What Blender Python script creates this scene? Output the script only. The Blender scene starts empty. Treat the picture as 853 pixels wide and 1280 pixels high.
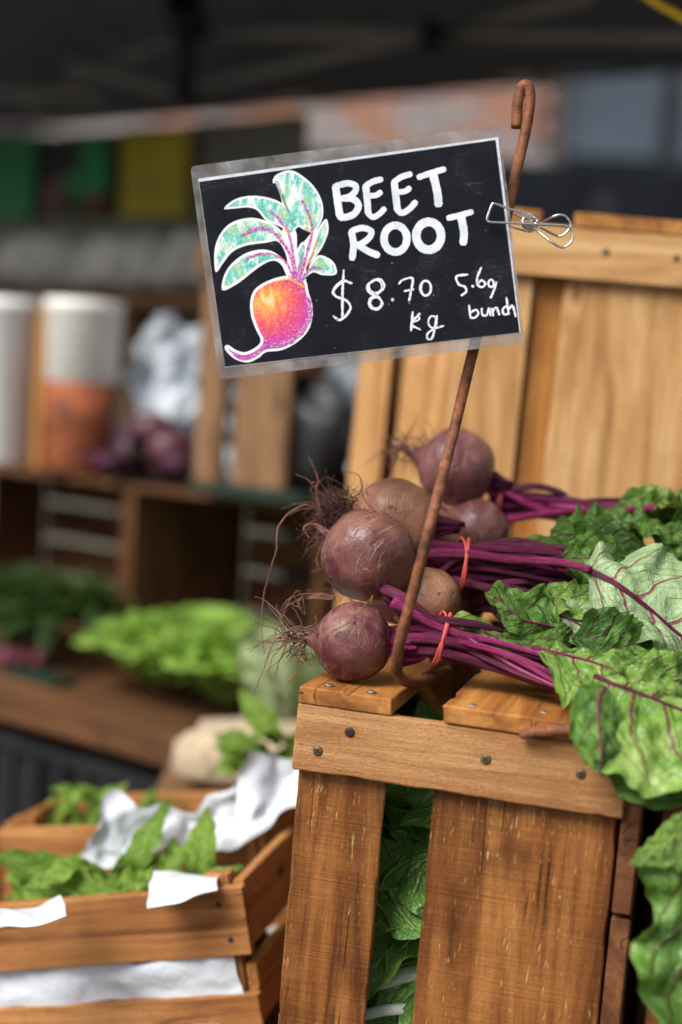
import bpy, bmesh, math, random
from mathutils import Vector, Matrix, noise
from math import radians as R, sin, cos, pi
V = Vector
# ---------------------------------------------------------------- camera, sky, sun
sc = bpy.context.scene
F, CX, CY = 1956.0, 426.5, 640.0            # focal length and centre in photo pixels
PITCH, ROLL, EYE = math.atan(160 / F), R(3.5), V((0, 0, 1.5))
_f = V((0, cos(PITCH), -sin(PITCH))); _r0 = V((1, 0, 0)); _u0 = V((0, sin(PITCH), cos(PITCH)))
_r = cos(ROLL) * _r0 + sin(ROLL) * _u0
_u = -sin(ROLL) * _r0 + cos(ROLL) * _u0
cd = bpy.data.cameras.new('camera'); cam = bpy.data.objects.new('camera', cd)
sc.collection.objects.link(cam); sc.camera = cam
CAMROT = Matrix((_r, _u, -_f)).transposed().to_4x4()
cam.matrix_world = Matrix.Translation(EYE) @ CAMROT
cd.sensor_fit = 'VERTICAL'; cd.sensor_height = 36; cd.lens = F * 36 / 1280
cd.clip_start = 0.05; cd.clip_end = 300
cd.dof.use_dof = True; cd.dof.focus_distance = 1.54; cd.dof.aperture_fstop = 1.5
wd = bpy.data.worlds.new('World'); sc.world = wd; wd.use_nodes = True
SUN_EL, SUN_AZ = R(48), R(228)              # azimuth measured clockwise from +Y
nt = wd.node_tree; nt.nodes.clear()
sk = nt.nodes.new('ShaderNodeTexSky'); sk.sky_type = 'NISHITA'; sk.sun_disc = False
sk.sun_elevation = SUN_EL; sk.sun_rotation = SUN_AZ; sk.dust_density = 4.0; sk.air_density = 1.0
hs = nt.nodes.new('ShaderNodeHueSaturation'); hs.inputs['Saturation'].default_value = 0.30
bg = nt.nodes.new('ShaderNodeBackground'); bg.inputs[1].default_value = 0.10
wo = nt.nodes.new('ShaderNodeOutputWorld')
nt.links.new(sk.outputs[0], hs.inputs['Color']); nt.links.new(hs.outputs[0], bg.inputs[0]); nt.links.new(bg.outputs[0], wo.inputs[0])
sl = bpy.data.lights.new('sun', 'SUN'); sl.energy = 3.5; sl.angle = R(32); sl.color = (1.0, 0.97, 0.93)
so = bpy.data.objects.new('sun', sl); sc.collection.objects.link(so)
_sd = V((sin(SUN_AZ) * cos(SUN_EL), cos(SUN_AZ) * cos(SUN_EL), sin(SUN_EL)))
so.rotation_euler = _sd.to_track_quat('Z', 'Y').to_euler()
so.location = (-3, -3, 6)
sc.view_settings.view_transform = 'Standard'; sc.view_settings.look = 'None'
sc.view_settings.exposure = 0.38; sc.view_settings.gamma = 1.0
sc.view_settings.use_curve_mapping = False
sc.cycles.use_denoising = True
sc.cycles.max_bounces = 8; sc.cycles.transparent_max_bounces = 8

# ---------------------------------------------------------------- pixel -> place
def Pt(x, y, d): return EYE + d * (_f + (x - CX) / F * _r + (CY - y) / F * _u)
def ray(x, y): return _f + (x - CX) / F * _r + (CY - y) / F * _u
def on_plane(x, y, p0, n):
    d = ray(x, y); t = (p0 - EYE).dot(n) / d.dot(n)
    return EYE + d * t

# ---------------------------------------------------------------- object helpers
W = {}
def I4(): return Matrix.Identity(4)
def T(v): return Matrix.Translation(v)
def link(o, parent, mw):
    sc.collection.objects.link(o); W[o] = mw
    if parent is not None:
        o.parent = parent; o.matrix_basis = W[parent].inverted() @ mw
    else:
        o.matrix_basis = mw
    return o
def tag(o, label, cat, group=None, kind=None):
    if label: o['label'] = label
    if cat: o['category'] = cat
    if group: o['group'] = group
    if kind: o['kind'] = kind
    return o
def root(name, mw, label, cat, group=None):
    o = bpy.data.objects.new(name, None); o.empty_display_size = .05
    link(o, None, mw); return tag(o, label, cat, group)
def mesh(verts, faces, mat=None, smooth=False, uvs=None):
    m = bpy.data.meshes.new('mesh'); m.from_pydata([tuple(v) for v in verts], [], faces)
    if mat: m.materials.append(mat)
    if smooth: m.polygons.foreach_set('use_smooth', [True] * len(m.polygons))
    if uvs:
        l = m.uv_layers.new(name='UVMap')
        for lp in m.loops: l.data[lp.index].uv = uvs[lp.vertex_index]
    m.update(); return m
def obj(name, m, parent=None, mw=None):
    o = bpy.data.objects.new(name, m); return link(o, parent, mw or I4())
def wobj(name, verts, faces, mat, parent=None, smooth=False, uvs=None):
    """mesh given in world coordinates; origin goes to its centre"""
    c = V((0, 0, 0))
    for v in verts: c += V(v)
    c /= len(verts)
    return obj(name, mesh([V(v) - c for v in verts], faces, mat, smooth, uvs), parent, T(c))
def dup(o, parent, mw):
    c = o.copy(); link(c, parent, mw); return c

# ---------------------------------------------------------------- materials
class NB:
    def __init__(s, name):
        s.m = bpy.data.materials.new(name); s.m.use_nodes = True; s.t = s.m.node_tree; s.t.nodes.clear()
        s.out = s.n('OutputMaterial')
    def n(s, k, **kw):
        x = s.t.nodes.new('ShaderNode' + k)
        for a, b in kw.items(): setattr(x, a, b)
        return x
    def l(s, a, b): s.t.links.new(a, b)
    def put(s, sock, v):
        if isinstance(v, bpy.types.NodeSocket): s.l(v, sock)
        elif v is not None:
            if sock.type == 'RGBA' and len(v) == 3: v = (*v, 1)
            sock.default_value = v
    def math(s, op, a, b=None, c=None, clamp=False):
        x = s.n('Math', operation=op, use_clamp=clamp)
        s.put(x.inputs[0], a); s.put(x.inputs[1], b)
        if c is not None: s.put(x.inputs[2], c)
        return x.outputs[0]
    def mix(s, f, a, b, mode='MIX'):
        x = s.n('Mix', data_type='RGBA', blend_type=mode)
        s.put(x.inputs[0], f); s.put(x.inputs[6], a); s.put(x.inputs[7], b); return x.outputs[2]
    def ramp(s, f, pts):
        x = s.n('ValToRGB'); e = x.color_ramp.elements
        while len(e) < len(pts): e.new(.5)
        for i, (p, c) in enumerate(pts):
            e[i].position = p; e[i].color = (*c, 1) if len(c) == 3 else c
        s.put(x.inputs[0], f); return x.outputs[0]
    def sstep(s, v, a, b):
        x = s.n('MapRange', interpolation_type='SMOOTHSTEP'); s.put(x.inputs[0], v)
        s.put(x.inputs[1], a); s.put(x.inputs[2], b); return x.outputs[0]
    def co(s, which='Object', scale=(1, 1, 1), rnd=0, rot=(0, 0, 0)):
        c = s.n('TexCoord').outputs[which]
        if rnd:
            oi = s.n('ObjectInfo').outputs['Random']
            v = s.n('VectorMath', operation='SCALE'); v.inputs[0].default_value = (13.1, 7.7, 9.3); s.l(oi, v.inputs[3])
            sc_ = s.n('VectorMath', operation='SCALE'); s.l(v.outputs[0], sc_.inputs[0]); sc_.inputs[3].default_value = rnd
            a = s.n('VectorMath', operation='ADD'); s.l(c, a.inputs[0]); s.l(sc_.outputs[0], a.inputs[1]); c = a.outputs[0]
        mp = s.n('Mapping'); s.l(c, mp.inputs[0]); mp.inputs['Scale'].default_value = scale; mp.inputs['Rotation'].default_value = rot
        return mp.outputs[0]
    def noise(s, vec, scale=1, detail=4, rough=.55, dist=0):
        x = s.n('TexNoise'); s.put(x.inputs['Vector'], vec); x.inputs['Scale'].default_value = scale
        x.inputs['Detail'].default_value = detail; x.inputs['Roughness'].default_value = rough; x.inputs['Distortion'].default_value = dist
        return x.outputs[0]
    def bump(s, h, strength, dist, prev=None):
        x = s.n('Bump'); x.inputs['Strength'].default_value = strength; x.inputs['Distance'].default_value = dist
        s.put(x.inputs['Height'], h)
        if prev is not None: s.l(prev, x.inputs['Normal'])
        return x.outputs[0]
    def bsdf(s, col, rough=.5, normal=None, metal=0, spec=.5, coat=0, sheen=0, finish=True):
        b = s.n('BsdfPrincipled'); s.put(b.inputs['Base Color'], col); s.put(b.inputs['Roughness'], rough)
        s.put(b.inputs['Metallic'], metal); s.put(b.inputs['Specular IOR Level'], spec)
        b.inputs['Coat Weight'].default_value = coat; b.inputs['Coat Roughness'].default_value = .15
        b.inputs['Sheen Weight'].default_value = sheen
        if normal is not None: s.l(normal, b.inputs['Normal'])
        if finish: s.l(b.outputs[0], s.out.inputs[0])
        return b.outputs[0]

def wood(name, dark, mid, light, flecks=0, sawn=.3, rough=.62, fuzz=.4, knots=False, stain=.5, shag=0, crack=.8):
    b = NB(name)
    g = b.noise(b.co(scale=(2.2, 26, 26), rnd=1), 1, 6, .6, 1.2)          # broad growth bands
    g2 = b.noise(b.co(scale=(7, 150, 150), rnd=1), 1, 5, .65, .3)          # grain
    fi = b.noise(b.co(scale=(40, 900, 900), rnd=1), 1, 3, .7)              # fibres
    bl = b.noise(b.co(scale=(9, 13, 13), rnd=2), 1, 5, .6)                 # blotches
    col = b.ramp(g, [(.35, dark), (.49, mid), (.64, light)])
    col = b.mix(b.math('MULTIPLY', b.sstep(g2, .35, .7), .55), col, b.mix(.5, dark, mid))
    col = b.mix(b.math('MULTIPLY', b.sstep(bl, .50, .72), stain), col, dark)
    col = b.mix(b.math('MULTIPLY', b.sstep(bl, .48, .28), stain * .55), col, light)
    sm = b.noise(b.co(scale=(420, 9, 9), rnd=1, rot=(0, 0, .03)), 1, 3, .6, .35)   # irregular saw marks across the grain
    sm2 = b.noise(b.co(scale=(130, 14, 14), rnd=2, rot=(0, 0, -.04)), 1, 2, .5, .3)
    saw = b.math('MULTIPLY', b.math('ADD', b.sstep(sm, .48, .66), b.math('MULTIPLY', b.sstep(sm2, .52, .62), .6)), b.sstep(bl, .34, .60))
    col = b.mix(b.math('MULTIPLY', saw, sawn * .42), col, b.mix(.6, col, dark))
    spk = b.noise(b.co(scale=(260, 700, 700), rnd=1), 1, 4, .75)
    col = b.mix(b.math('MULTIPLY', b.sstep(spk, .50, .68), .30), col, b.mix(.65, col, (.012, .005, .002)))
    crk = b.noise(b.co(scale=(.35, 30, 30), rnd=4), 1, 2, .4, .15)
    crk = b.math('MULTIPLY', b.sstep(b.math('ABSOLUTE', b.math('SUBTRACT', crk, .5)), .010, .001), b.sstep(b.noise(b.co(scale=(5, 12, 12), rnd=2)), .50, .58))
    col = b.mix(b.math('MULTIPLY', crk, crack), col, (.018, .007, .003))
    col = b.mix(b.math('MULTIPLY', b.sstep(fi, .45, .75), fuzz * .8), col, b.mix(.55, col, light))
    if knots:
        vk = b.n('TexVoronoi'); b.l(b.co(scale=(3.2, 5.5, 5.5), rnd=1), vk.inputs['Vector']); vk.inputs['Scale'].default_value = 1.6
        col = b.mix(b.sstep(vk.outputs['Distance'], .13, .06), col, b.mix(.5, dark, (.1, .035, .01)))
    hgt = b.math('ADD', b.math('MULTIPLY', g2, .6), b.math('ADD', b.math('MULTIPLY', fi, .5 + fuzz), b.math('SUBTRACT', b.math('MULTIPLY', sm, sawn * .9), b.math('MULTIPLY', crk, 1.5 * crack))))
    if shag:
        sh = b.noise(b.co(scale=(330, 620, 620), rnd=2), 1, 4, .7, .4); hgt = b.math('ADD', hgt, b.math('MULTIPLY', sh, 1.6 * shag))
        col = b.mix(b.math('MULTIPLY', b.sstep(sh, .54, .36), .5 * shag), col, b.mix(.6, col, dark)); col = b.mix(b.math('MULTIPLY', b.sstep(sh, .55, .72), .4 * shag), col, light)
    if flecks:
        fl = b.noise(b.co(scale=(62, 330, 330), rnd=3), 1, 3, .55, .25)
        fl = b.math('MULTIPLY', b.sstep(fl, .60, .72), b.sstep(b.noise(b.co(scale=(7, 16, 16), rnd=1), 1, 3), .44, .60))
        col = b.mix(b.math('MULTIPLY', fl, flecks), col, (.60, .36, .13))
        hgt = b.math('SUBTRACT', hgt, fl)
    nrm = b.bump(hgt, .75, .0016)
    b.bsdf(col, b.math('ADD', b.math('MULTIPLY', spk, .35), rough - .18), nrm, spec=.25)
    return b.m

M = {}
M['wood_front'] = wood('wood_oiled_board', (.070, .021, .005), (.225, .076, .018), (.42, .175, .048), flecks=.85, sawn=.8, rough=.48, stain=.75, shag=.25)
M['wood_rail'] = wood('wood_rough_sawn', (.20, .078, .024), (.43, .195, .068), (.66, .37, .16), sawn=.4, rough=.8, fuzz=.9, stain=.55, shag=1)
M['wood_slat'] = wood('wood_slat', (.19, .062, .013), (.44, .17, .038), (.64, .30, .08), sawn=.5, rough=.45, fuzz=.4, stain=.65, shag=.35)
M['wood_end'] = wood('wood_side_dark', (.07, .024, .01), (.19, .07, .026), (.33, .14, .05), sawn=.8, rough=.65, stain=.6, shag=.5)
M['wood_pale'] = wood('wood_pale_pine', (.31, .145, .046), (.53, .29, .11), (.68, .43, .20), sawn=.3, rough=.6, knots=True, stain=.55, crack=.15)
M['wood_amber'] = wood('wood_amber', (.22, .08, .016), (.40, .17, .04), (.52, .25, .07), sawn=.3, rough=.6, stain=.4)
M['wood_crate'] = wood('wood_crate', (.16, .054, .014), (.37, .15, .042), (.54, .26, .09), sawn=.5, rough=.6, knots=True, stain=.45)
M['wood_old'] = wood('wood_weathered', (.10, .05, .022), (.21, .11, .05), (.32, .19, .10), sawn=.4, rough=.75, stain=.5)
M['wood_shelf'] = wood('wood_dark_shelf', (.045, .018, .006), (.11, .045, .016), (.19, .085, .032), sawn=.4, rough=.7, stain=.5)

def plain(name, col, rough=.6, var=.25, scale=30, metal=0, bumpd=.0008, spec=.5, which='Object'):
    b = NB(name); n = b.noise(b.co(which, rnd=1), scale, 5, .6)
    c2 = tuple(x * (1 - var) for x in col); c3 = tuple(min(1, x * (1 + var * .6)) for x in col)
    c = b.ramp(n, [(.3, c2), (.5, col), (.7, c3)])
    b.bsdf(c, rough, b.bump(n, .4, bumpd), metal, spec); return b.m

def mat_rust():
    b = NB('rusted_iron'); n = b.noise(b.co(scale=(1, 1, 1)), 60, 6, .65); n2 = b.noise(b.co(), 260, 4, .6)
    c = b.ramp(n, [(.30, (.055, .022, .014)), (.46, (.16, .055, .025)), (.60, (.27, .095, .038)), (.75, (.40, .17, .08))])
    c = b.mix(b.math('MULTIPLY', b.sstep(n2, .52, .72), .6), c, (.04, .018, .014))
    b.bsdf(c, .68, b.bump(b.math('ADD', n, n2), .7, .0012), .15, .4); return b.m
M['rust'] = mat_rust()

def mat_beet(name, skin, dusty, hi):
    b = NB(name); o = b.co(rnd=1)
    n = b.noise(o, 16, 6, .6, .6); n2 = b.noise(o, 55, 5, .6); n3 = b.noise(o, 240, 3, .6)
    c = b.ramp(n, [(.38, skin), (.50, tuple((a + d) / 2 for a, d in zip(skin, dusty))), (.61, dusty)])
    c = b.mix(b.math('MULTIPLY', b.sstep(n2, .48, .66), .5), c, hi)
    sep = b.n('SeparateXYZ'); b.l(b.n('TexCoord').outputs['Object'], sep.inputs[0])
    # thin pale scars and growth rings that circle the root axis
    rg = b.noise(b.co(scale=(20, 20, 230), rnd=1), 1, 3, .5, .8)
    rings = b.sstep(rg, .60, .68)
    c = b.mix(b.math('MULTIPLY', rings, .30), c, (.42, .25, .19))
    ms = b.noise(b.co(scale=(34, 34, 34), rnd=2), 1, 1, .5, 2.2)
    scr = b.sstep(b.math('ABSOLUTE', b.math('SUBTRACT', ms, .5)), .011, .003)
    scr = b.math('MULTIPLY', scr, b.sstep(b.noise(o, 24, 2), .50, .60))
    c = b.mix(b.math('MULTIPLY', scr, .32), c, (.46, .29, .22))
    dirt = b.math('MULTIPLY', b.sstep(b.noise(b.co(rnd=3), 26, 6, .72, .8), .52, .66), b.sstep(n3, .36, .56)); c = b.mix(b.math('MULTIPLY', dirt, .7), c, (.20, .115, .068))
    vs = b.n('TexVoronoi'); b.l(o, vs.inputs['Vector']); vs.inputs['Scale'].default_value = 75
    spots = b.math('MULTIPLY', b.sstep(vs.outputs['Distance'], .22, .12), b.sstep(b.noise(o, 40, 2), .52, .6))
    c = b.mix(b.math('MULTIPLY', spots, .6), c, (.06, .02, .022))
    c = b.mix(b.math('MULTIPLY', b.sstep(n3, .55, .75), .25), c, dusty)
    h = b.math('SUBTRACT', b.math('ADD', b.math('MULTIPLY', n2, .8), b.math('MULTIPLY', n3, .35)), b.math('ADD', b.math('MULTIPLY', spots, .6), b.math('MULTIPLY', rings, .3)))
    b.bsdf(c, b.math('ADD', b.math('ADD', .22, b.math('MULTIPLY', n2, .26)), b.math('MULTIPLY', dirt, .25)), b.bump(h, .8, .0022), 0, .42); return b.m
M['beet_a'] = mat_beet('beet_skin_purple', (.075, .015, .024), (.20, .085, .060), (.25, .095, .092))
M['beet_b'] = mat_beet('beet_skin_dusty', (.22, .080, .048), (.40, .19, .105), (.44, .23, .15))
M['beet_c'] = mat_beet('beet_skin_mauve', (.11, .032, .038), (.23, .10, .085), (.29, .14, .13))
M['root'] = plain('root_fibre', (.20, .085, .06), .8, .6, 90)
M['root_dark'] = plain('root_fibre_dark', (.085, .034, .027), .85, .6, 90)

def mat_stalk(name, dark, mid, brt, soil=(.10, .035, .035)):
    b = NB(name); uv = b.co('UV', (5, 1.2, 1), rnd=1)
    n = b.noise(uv, 2.2, 5, .6, .3); o = b.n('ObjectInfo').outputs['Random']
    f = b.math('ADD', n, b.math('MULTIPLY', b.math('SUBTRACT', o, .5), .36))
    c = b.ramp(f, [(.28, dark), (.50, mid), (.74, brt)])
    fi = b.noise(b.co('UV', (44, 3, 1), rnd=1), 1, 3)
    c = b.mix(b.math('MULTIPLY', b.sstep(fi, .5, .75), .35), c, brt)
    so_ = b.noise(b.co('UV', (3, 2.5, 1), rnd=3), 3, 5, .7); c = b.mix(b.math('MULTIPLY', b.sstep(so_, .60, .74), .35), c, soil)
    b.bsdf(c, b.math('ADD', .30, b.math('MULTIPLY', so_, .25)), b.bump(b.math('ADD', fi, b.math('MULTIPLY', so_, .5)), .9, .0016), 0, .4); return b.m
M['stalk'] = mat_stalk('beet_stalk', (.040, .002, .016), (.165, .006, .058), (.40, .030, .16))
M['stalk_dark'] = mat_stalk('beet_stalk_dark', (.028, .004, .014), (.085, .010, .034), (.19, .028, .075))
M['stalk_pink'] = mat_stalk('beet_stalk_pink', (.12, .007, .05), (.34, .018, .14), (.55, .09, .29))
M['stalk_white'] = mat_stalk('white_leaf_stalk', (.50, .58, .42), (.68, .74, .60), (.80, .84, .74), (.45, .55, .35))

def mat_leaf(name, deep, mid, lite, vein, veinw=1.0, nveins=5, rough=.30, transl=.22, pale=0, net=.5, vary=0):
    b = NB(name)
    uv = b.n('TexCoord').outputs['UV']; sx = b.n('SeparateXYZ'); b.l(uv, sx.inputs[0])
    rnd = b.n('ObjectInfo').outputs['Random']
    wob = b.noise(b.co('UV', (3, 3, 1), rnd=2), 1.3, 3, .5)
    wv = b.math('MULTIPLY', b.math('SUBTRACT', wob, .5), .13)
    u = b.math('ADD', sx.outputs[0], wv)
    vs = b.math('SUBTRACT', b.math('MULTIPLY', sx.outputs[1], 2), 1)
    v = b.math('ABSOLUTE', b.math('ADD', vs, b.math('MULTIPLY', b.math('SUBTRACT', wob, .5), .05)))
    side = b.math('GREATER_THAN', vs, 0)
    midr = b.sstep(v, b.math('SUBTRACT', .045 * veinw, b.math('MULTIPLY', u, .03 * veinw)), .008)
    def family(n, slope, w, off, vmin, vmax):
        s = b.math('SUBTRACT', u, b.math('MULTIPLY', b.math('POWER', v, 1.25), slope))
        t = b.math('FRACT', b.math('ADD', b.math('ADD', b.math('MULTIPLY', s, n), b.math('MULTIPLY', side, .5)), b.math('ADD', off, rnd)))
        d = b.math('ABSOLUTE', b.math('SUBTRACT', t, .5))
        ww = b.math('MULTIPLY', b.math('SUBTRACT', 1.05, v), w * n * veinw)
        m = b.math('SUBTRACT', 1, b.math('DIVIDE', d, b.math('MAXIMUM', ww, .001)), clamp=True)
        m = b.sstep(m, 0, .55)
        return b.math('MULTIPLY', m, b.math('MULTIPLY', b.sstep(v, vmin - .05, vmin + .05), b.sstep(v, vmax + .08, vmax - .08)))
    f1 = family(nveins, .30, .0140, 0, .0, .84)
    f2 = family(nveins * 2, .75, .0065, .3, .38, .9)
    f3 = family(nveins * 2, -.35, .0055, .1, .42, .85)
    vor = b.n('TexVoronoi', feature='DISTANCE_TO_EDGE'); b.l(b.co('UV', (22, 14, 1), rnd=1), vor.inputs['Vector']); vor.inputs['Scale'].default_value = 1.5
    netm = b.sstep(vor.outputs['Distance'], .09, .0)
    n = b.noise(b.co('UV', (3, 2, 1), rnd=2), 2.4, 5, .6); nf = b.noise(b.co('UV', (60, 40, 1), rnd=1), 1, 4, .6)
    c = b.ramp(n, [(.30, deep), (.5, mid), (.72, lite)])
    c = b.mix(b.math('MULTIPLY', b.sstep(nf, .45, .75), .3), c, lite)
    c = b.mix(b.math('MULTIPLY', netm, net * .5), c, tuple(min(1, x * 1.35 + .02) for x in lite))
    if vary: c = b.mix(b.math('MULTIPLY', rnd, vary), c, deep)
    if pale: c = b.mix(pale, c, (.42, .52, .36))
    edge = b.sstep(v, .955, 1.0)
    c = b.mix(b.math('MULTIPLY', edge, b.math('MULTIPLY', b.sstep(nf, .42, .6), .5)), c, (.14, .05, .02))
    veins = b.math('MAXIMUM', midr, b.math('MAXIMUM', f1, b.math('MULTIPLY', b.math('MAXIMUM', f2, f3), .28)))
    c = b.mix(b.math('MULTIPLY', veins, .92), c, vein)
    sp = b.noise(b.co('UV', (30, 22, 1), rnd=3), 1, 2)
    c = b.mix(b.math('MULTIPLY', b.sstep(sp, .70, .74), .6), c, (.10, .045, .025))
    h = b.math('ADD', b.math('MULTIPLY', netm, -.35), b.math('ADD', b.math('MULTIPLY', nf, .18), b.math('MULTIPLY', veins, .9 if pale else -.8)))
    vq = b.n('TexVoronoi', feature='SMOOTH_F1'); b.l(b.co('UV', (11, 7, 1), rnd=1), vq.inputs['Vector']); vq.inputs['Scale'].default_value = 1.6
    f1w = family(nveins, .30, .048, 0, .0, .95); f2w = family(nveins * 2, .75, .018, .3, .3, .95)
    h = b.math('ADD', h, b.math('MULTIPLY', b.math('ADD', f1w, b.math('MULTIPLY', f2w, .6)), -1.5 if not pale else .9))
    nrm = b.bump(h, .9, .0016, b.bump(vq.outputs['Distance'], .55, .006))
    p = b.bsdf(c, b.math('ADD', rough, b.math('MULTIPLY', nf, .15)), nrm, 0, .5, finish=False)
    tr = b.n('BsdfTranslucent'); b.l(b.mix(.5, c, (.30, .48, .04), 'MIX'), tr.inputs[0]); b.l(nrm, tr.inputs['Normal'])
    mx = b.n('MixShader'); mx.inputs[0].default_value = transl; b.l(p, mx.inputs[1]); b.l(tr.outputs[0], mx.inputs[2]); b.l(mx.outputs[0], b.out.inputs[0])
    return b.m
VEIN = (.16, .010, .045)
M['leaf'] = mat_leaf('beet_leaf', (.026, .085, .008), (.075, .195, .020), (.19, .36, .060), VEIN)
M['leaf_lite'] = mat_leaf('beet_leaf_light', (.060, .165, .014), (.155, .315, .040), (.34, .47, .12), VEIN)
M['leaf_under'] = mat_leaf('beet_leaf_underside', (.15, .27, .085), (.25, .38, .155), (.38, .49, .26), (.24, .022, .075), 1.1, 5, .38, .15, .15)
M['leaf_dark'] = mat_leaf('beet_leaf_dark', (.025, .075, .010), (.048, .13, .017), (.09, .21, .03), (.10, .01, .03), rough=.3)
M['chard'] = mat_leaf('chard_leaf', (.07, .20, .022), (.14, .31, .04), (.24, .43, .09), (.44, .58, .26), 1.2, 6, vary=.5)
M['rocket'] = mat_leaf('rocket_leaf', (.09, .23, .014), (.29, .49, .045), (.50, .68, .15), (.50, .66, .20), .9, 6, transl=.35, vary=.6)
M['lettuce'] = mat_leaf('lettuce_leaf', (.19, .40, .03), (.32, .56, .06), (.50, .72, .18), (.62, .74, .34), 1.4, 6, transl=.3, vary=.5)
M['cabbage'] = mat_leaf('pale_cabbage_leaf', (.26, .38, .13), (.40, .52, .24), (.54, .64, .38), (.62, .70, .48), 1.5, 6)
M['herb'] = mat_leaf('dark_herb_leaf', (.012, .036, .006), (.024, .066, .010), (.05, .11, .02), (.09, .2, .05), 1, 5)
M['purple_leaf'] = mat_leaf('red_cabbage_leaf', (.035, .006, .03), (.085, .014, .065), (.16, .04, .12), (.30, .13, .22), 1.2, 6)

M['band'] = plain('red_rubber', (.62, .10, .085), .5, .2, 80)
M['wire'] = plain('bright_wire', (.72, .70, .66), .22, .12, 200, metal=1.0)
M['screw'] = plain('screw_brass', (.20, .155, .085), .42, .45, 500, metal=.85)
M['screw_dark'] = plain('screw_dark', (.06, .035, .04), .5, .5, 500, metal=.6)
M['screw_slot'] = plain('screw_recess', (.012, .009, .007), .8, .3, 500)
M['steel'] = plain('galvanised_screw', (.34, .32, .29), .55, .3, 400, metal=.9)
M['paper'] = plain('white_paper', (.56, .59, .64), .75, .06, 28, bumpd=.014)
M['plastic'] = plain('white_plastic_sheet', (.48, .53, .58), .3, .25, 30)  # shade on the white bags is put into this bluish grey base colour
M['asphalt'] = plain('asphalt', (.055, .055, .058), .9, .35, 60, bumpd=.004)
M['canopy'] = plain('grey_canopy_fabric', (.22, .217, .205), .8, .18, 5)
M['truss'] = plain('painted_truss', (.40, .38, .34), .5, .2, 8)
M['black'] = plain('black_plastic', (.012, .012, .013), .5, .3, 20)
M['drape'] = plain('olive_drape', (.27, .26, .21), .85, .2, 4)
M['stone'] = plain('grey_sack', (.48, .47, .44), .85, .45, 14)
M['green_card'] = plain('green_card', (.012, .30, .09), .5, .35, 6)
M['yellow_card'] = plain('yellow_card', (.62, .48, .012), .5, .35, 6)
M['yellow_web'] = plain('yellow_webbing', (.75, .47, .02), .6, .15, 30)
M['terracotta'] = plain('terracotta', (.24, .062, .018), .8, .6, 22)
M['white_glaze'] = plain('white_glaze', (.84, .82, .76), .35, .12, 9)
M['white_tub'] = plain('white_tub', (.86, .87, .87), .4, .05, 9)
M['teal'] = plain('teal_tray', (.006, .024, .014), .5, .3, 12)
M['radish'] = plain('radish_skin', (.22, .05, .08), .4, .6, 20)
M['mortar'] = plain('mortar', (.34, .29, .27), .9, .15, 20)
M['brick1'] = plain('brick_pink', (.40, .22, .17), .85, .25, 10)
M['brick2'] = plain('brick_grey', (.35, .30, .29), .85, .25, 10)
M['brick3'] = plain('brick_orange', (.42, .20, .12), .85, .25, 10)
M['glass'] = plain('window_glass', (.07, .09, .12), .12, .3, 1)
M['frame_dark'] = plain('dark_window_frame', (.022, .026, .032), .5, .3, 8)
M['hoarding'] = plain('black_slat', (.010, .012, .017), .85, .4, 3, spec=.1)
M['table'] = plain('table_top', (.20, .13, .08), .7, .3, 14)
M['sack'] = plain('hessian', (.42, .33, .22), .9, .25, 40)
M['bluecloth'] = plain('blue_tarp', (.05, .16, .28), .5, .3, 20)

# ---------------------------------------------------------------- geometry helpers
def catmull(pts, n, closed=False):
    pts = [V(p) for p in pts]; k = len(pts); out = []
    if k == 2: return [pts[0].lerp(pts[1], i / (n - 1)) for i in range(n)]
    for i in range(n):
        s = i / n * k if closed else i / (n - 1) * (k - 1)
        j = int(s) if closed else min(int(s), k - 2); t = s - j
        g = (lambda q: pts[q % k]) if closed else (lambda q: pts[q] if 0 <= q < k else (2 * pts[0] - pts[1] if q < 0 else 2 * pts[-1] - pts[-2]))
        a, b, c, d = g(j - 1), g(j), g(j + 1), g(j + 2)
        out.append(.5 * ((2 * b) + (c - a) * t + (2 * a - 5 * b + 4 * c - d) * t * t + (3 * b - a - 3 * c + d) * t ** 3))
    return out
def tube_data(path, rad, sides=8, closed=False, caps=True, v0=0, squash=1.0):
    n = len(path); verts = []; faces = []; uvs = []
    rf = rad if callable(rad) else (lambda t: rad)
    tan = []
    for i in range(n):
        a = path[(i - 1) % n] if closed or i > 0 else path[i]; b = path[(i + 1) % n] if closed or i < n - 1 else path[i]
        d = b - a; tan.append(d.normalized() if d.length > 1e-9 else V((0, 0, 1)))
    nn = tan[0].orthogonal().normalized()
    for i in range(n):
        nn = (nn - tan[i] * nn.dot(tan[i])); nn = nn.normalized() if nn.length > 1e-6 else tan[i].orthogonal().normalized()
        bb = tan[i].cross(nn); r = rf(i / max(1, n - 1))
        for k in range(sides):
            a = 2 * pi * k / sides
            verts.append(path[i] + nn * (r * cos(a)) + bb * (r * squash * sin(a))); uvs.append((k / sides * 2 if k <= sides / 2 else 2 - k / sides * 2, i / n * 4))
    m = n if closed else n - 1
    for i in range(m):
        for k in range(sides):
            a = i * sides + k; b = i * sides + (k + 1) % sides; c = ((i + 1) % n) * sides + (k + 1) % sides; d = ((i + 1) % n) * sides + k
            faces.append((v0 + a, v0 + b, v0 + c, v0 + d))
    if caps and not closed:
        faces.append(tuple(v0 + k for k in reversed(range(sides)))); faces.append(tuple(v0 + (n - 1) * sides + k for k in range(sides)))
    return verts, faces, uvs
def tube(name, pts, rad, mat, parent=None, n=24, sides=8, closed=False, squash=1.0):
    p = catmull(pts, n, closed); v, f, u = tube_data(p, rad, sides, closed, squash=squash)
    return wobj(name, v, f, mat, parent, True, u)
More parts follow.
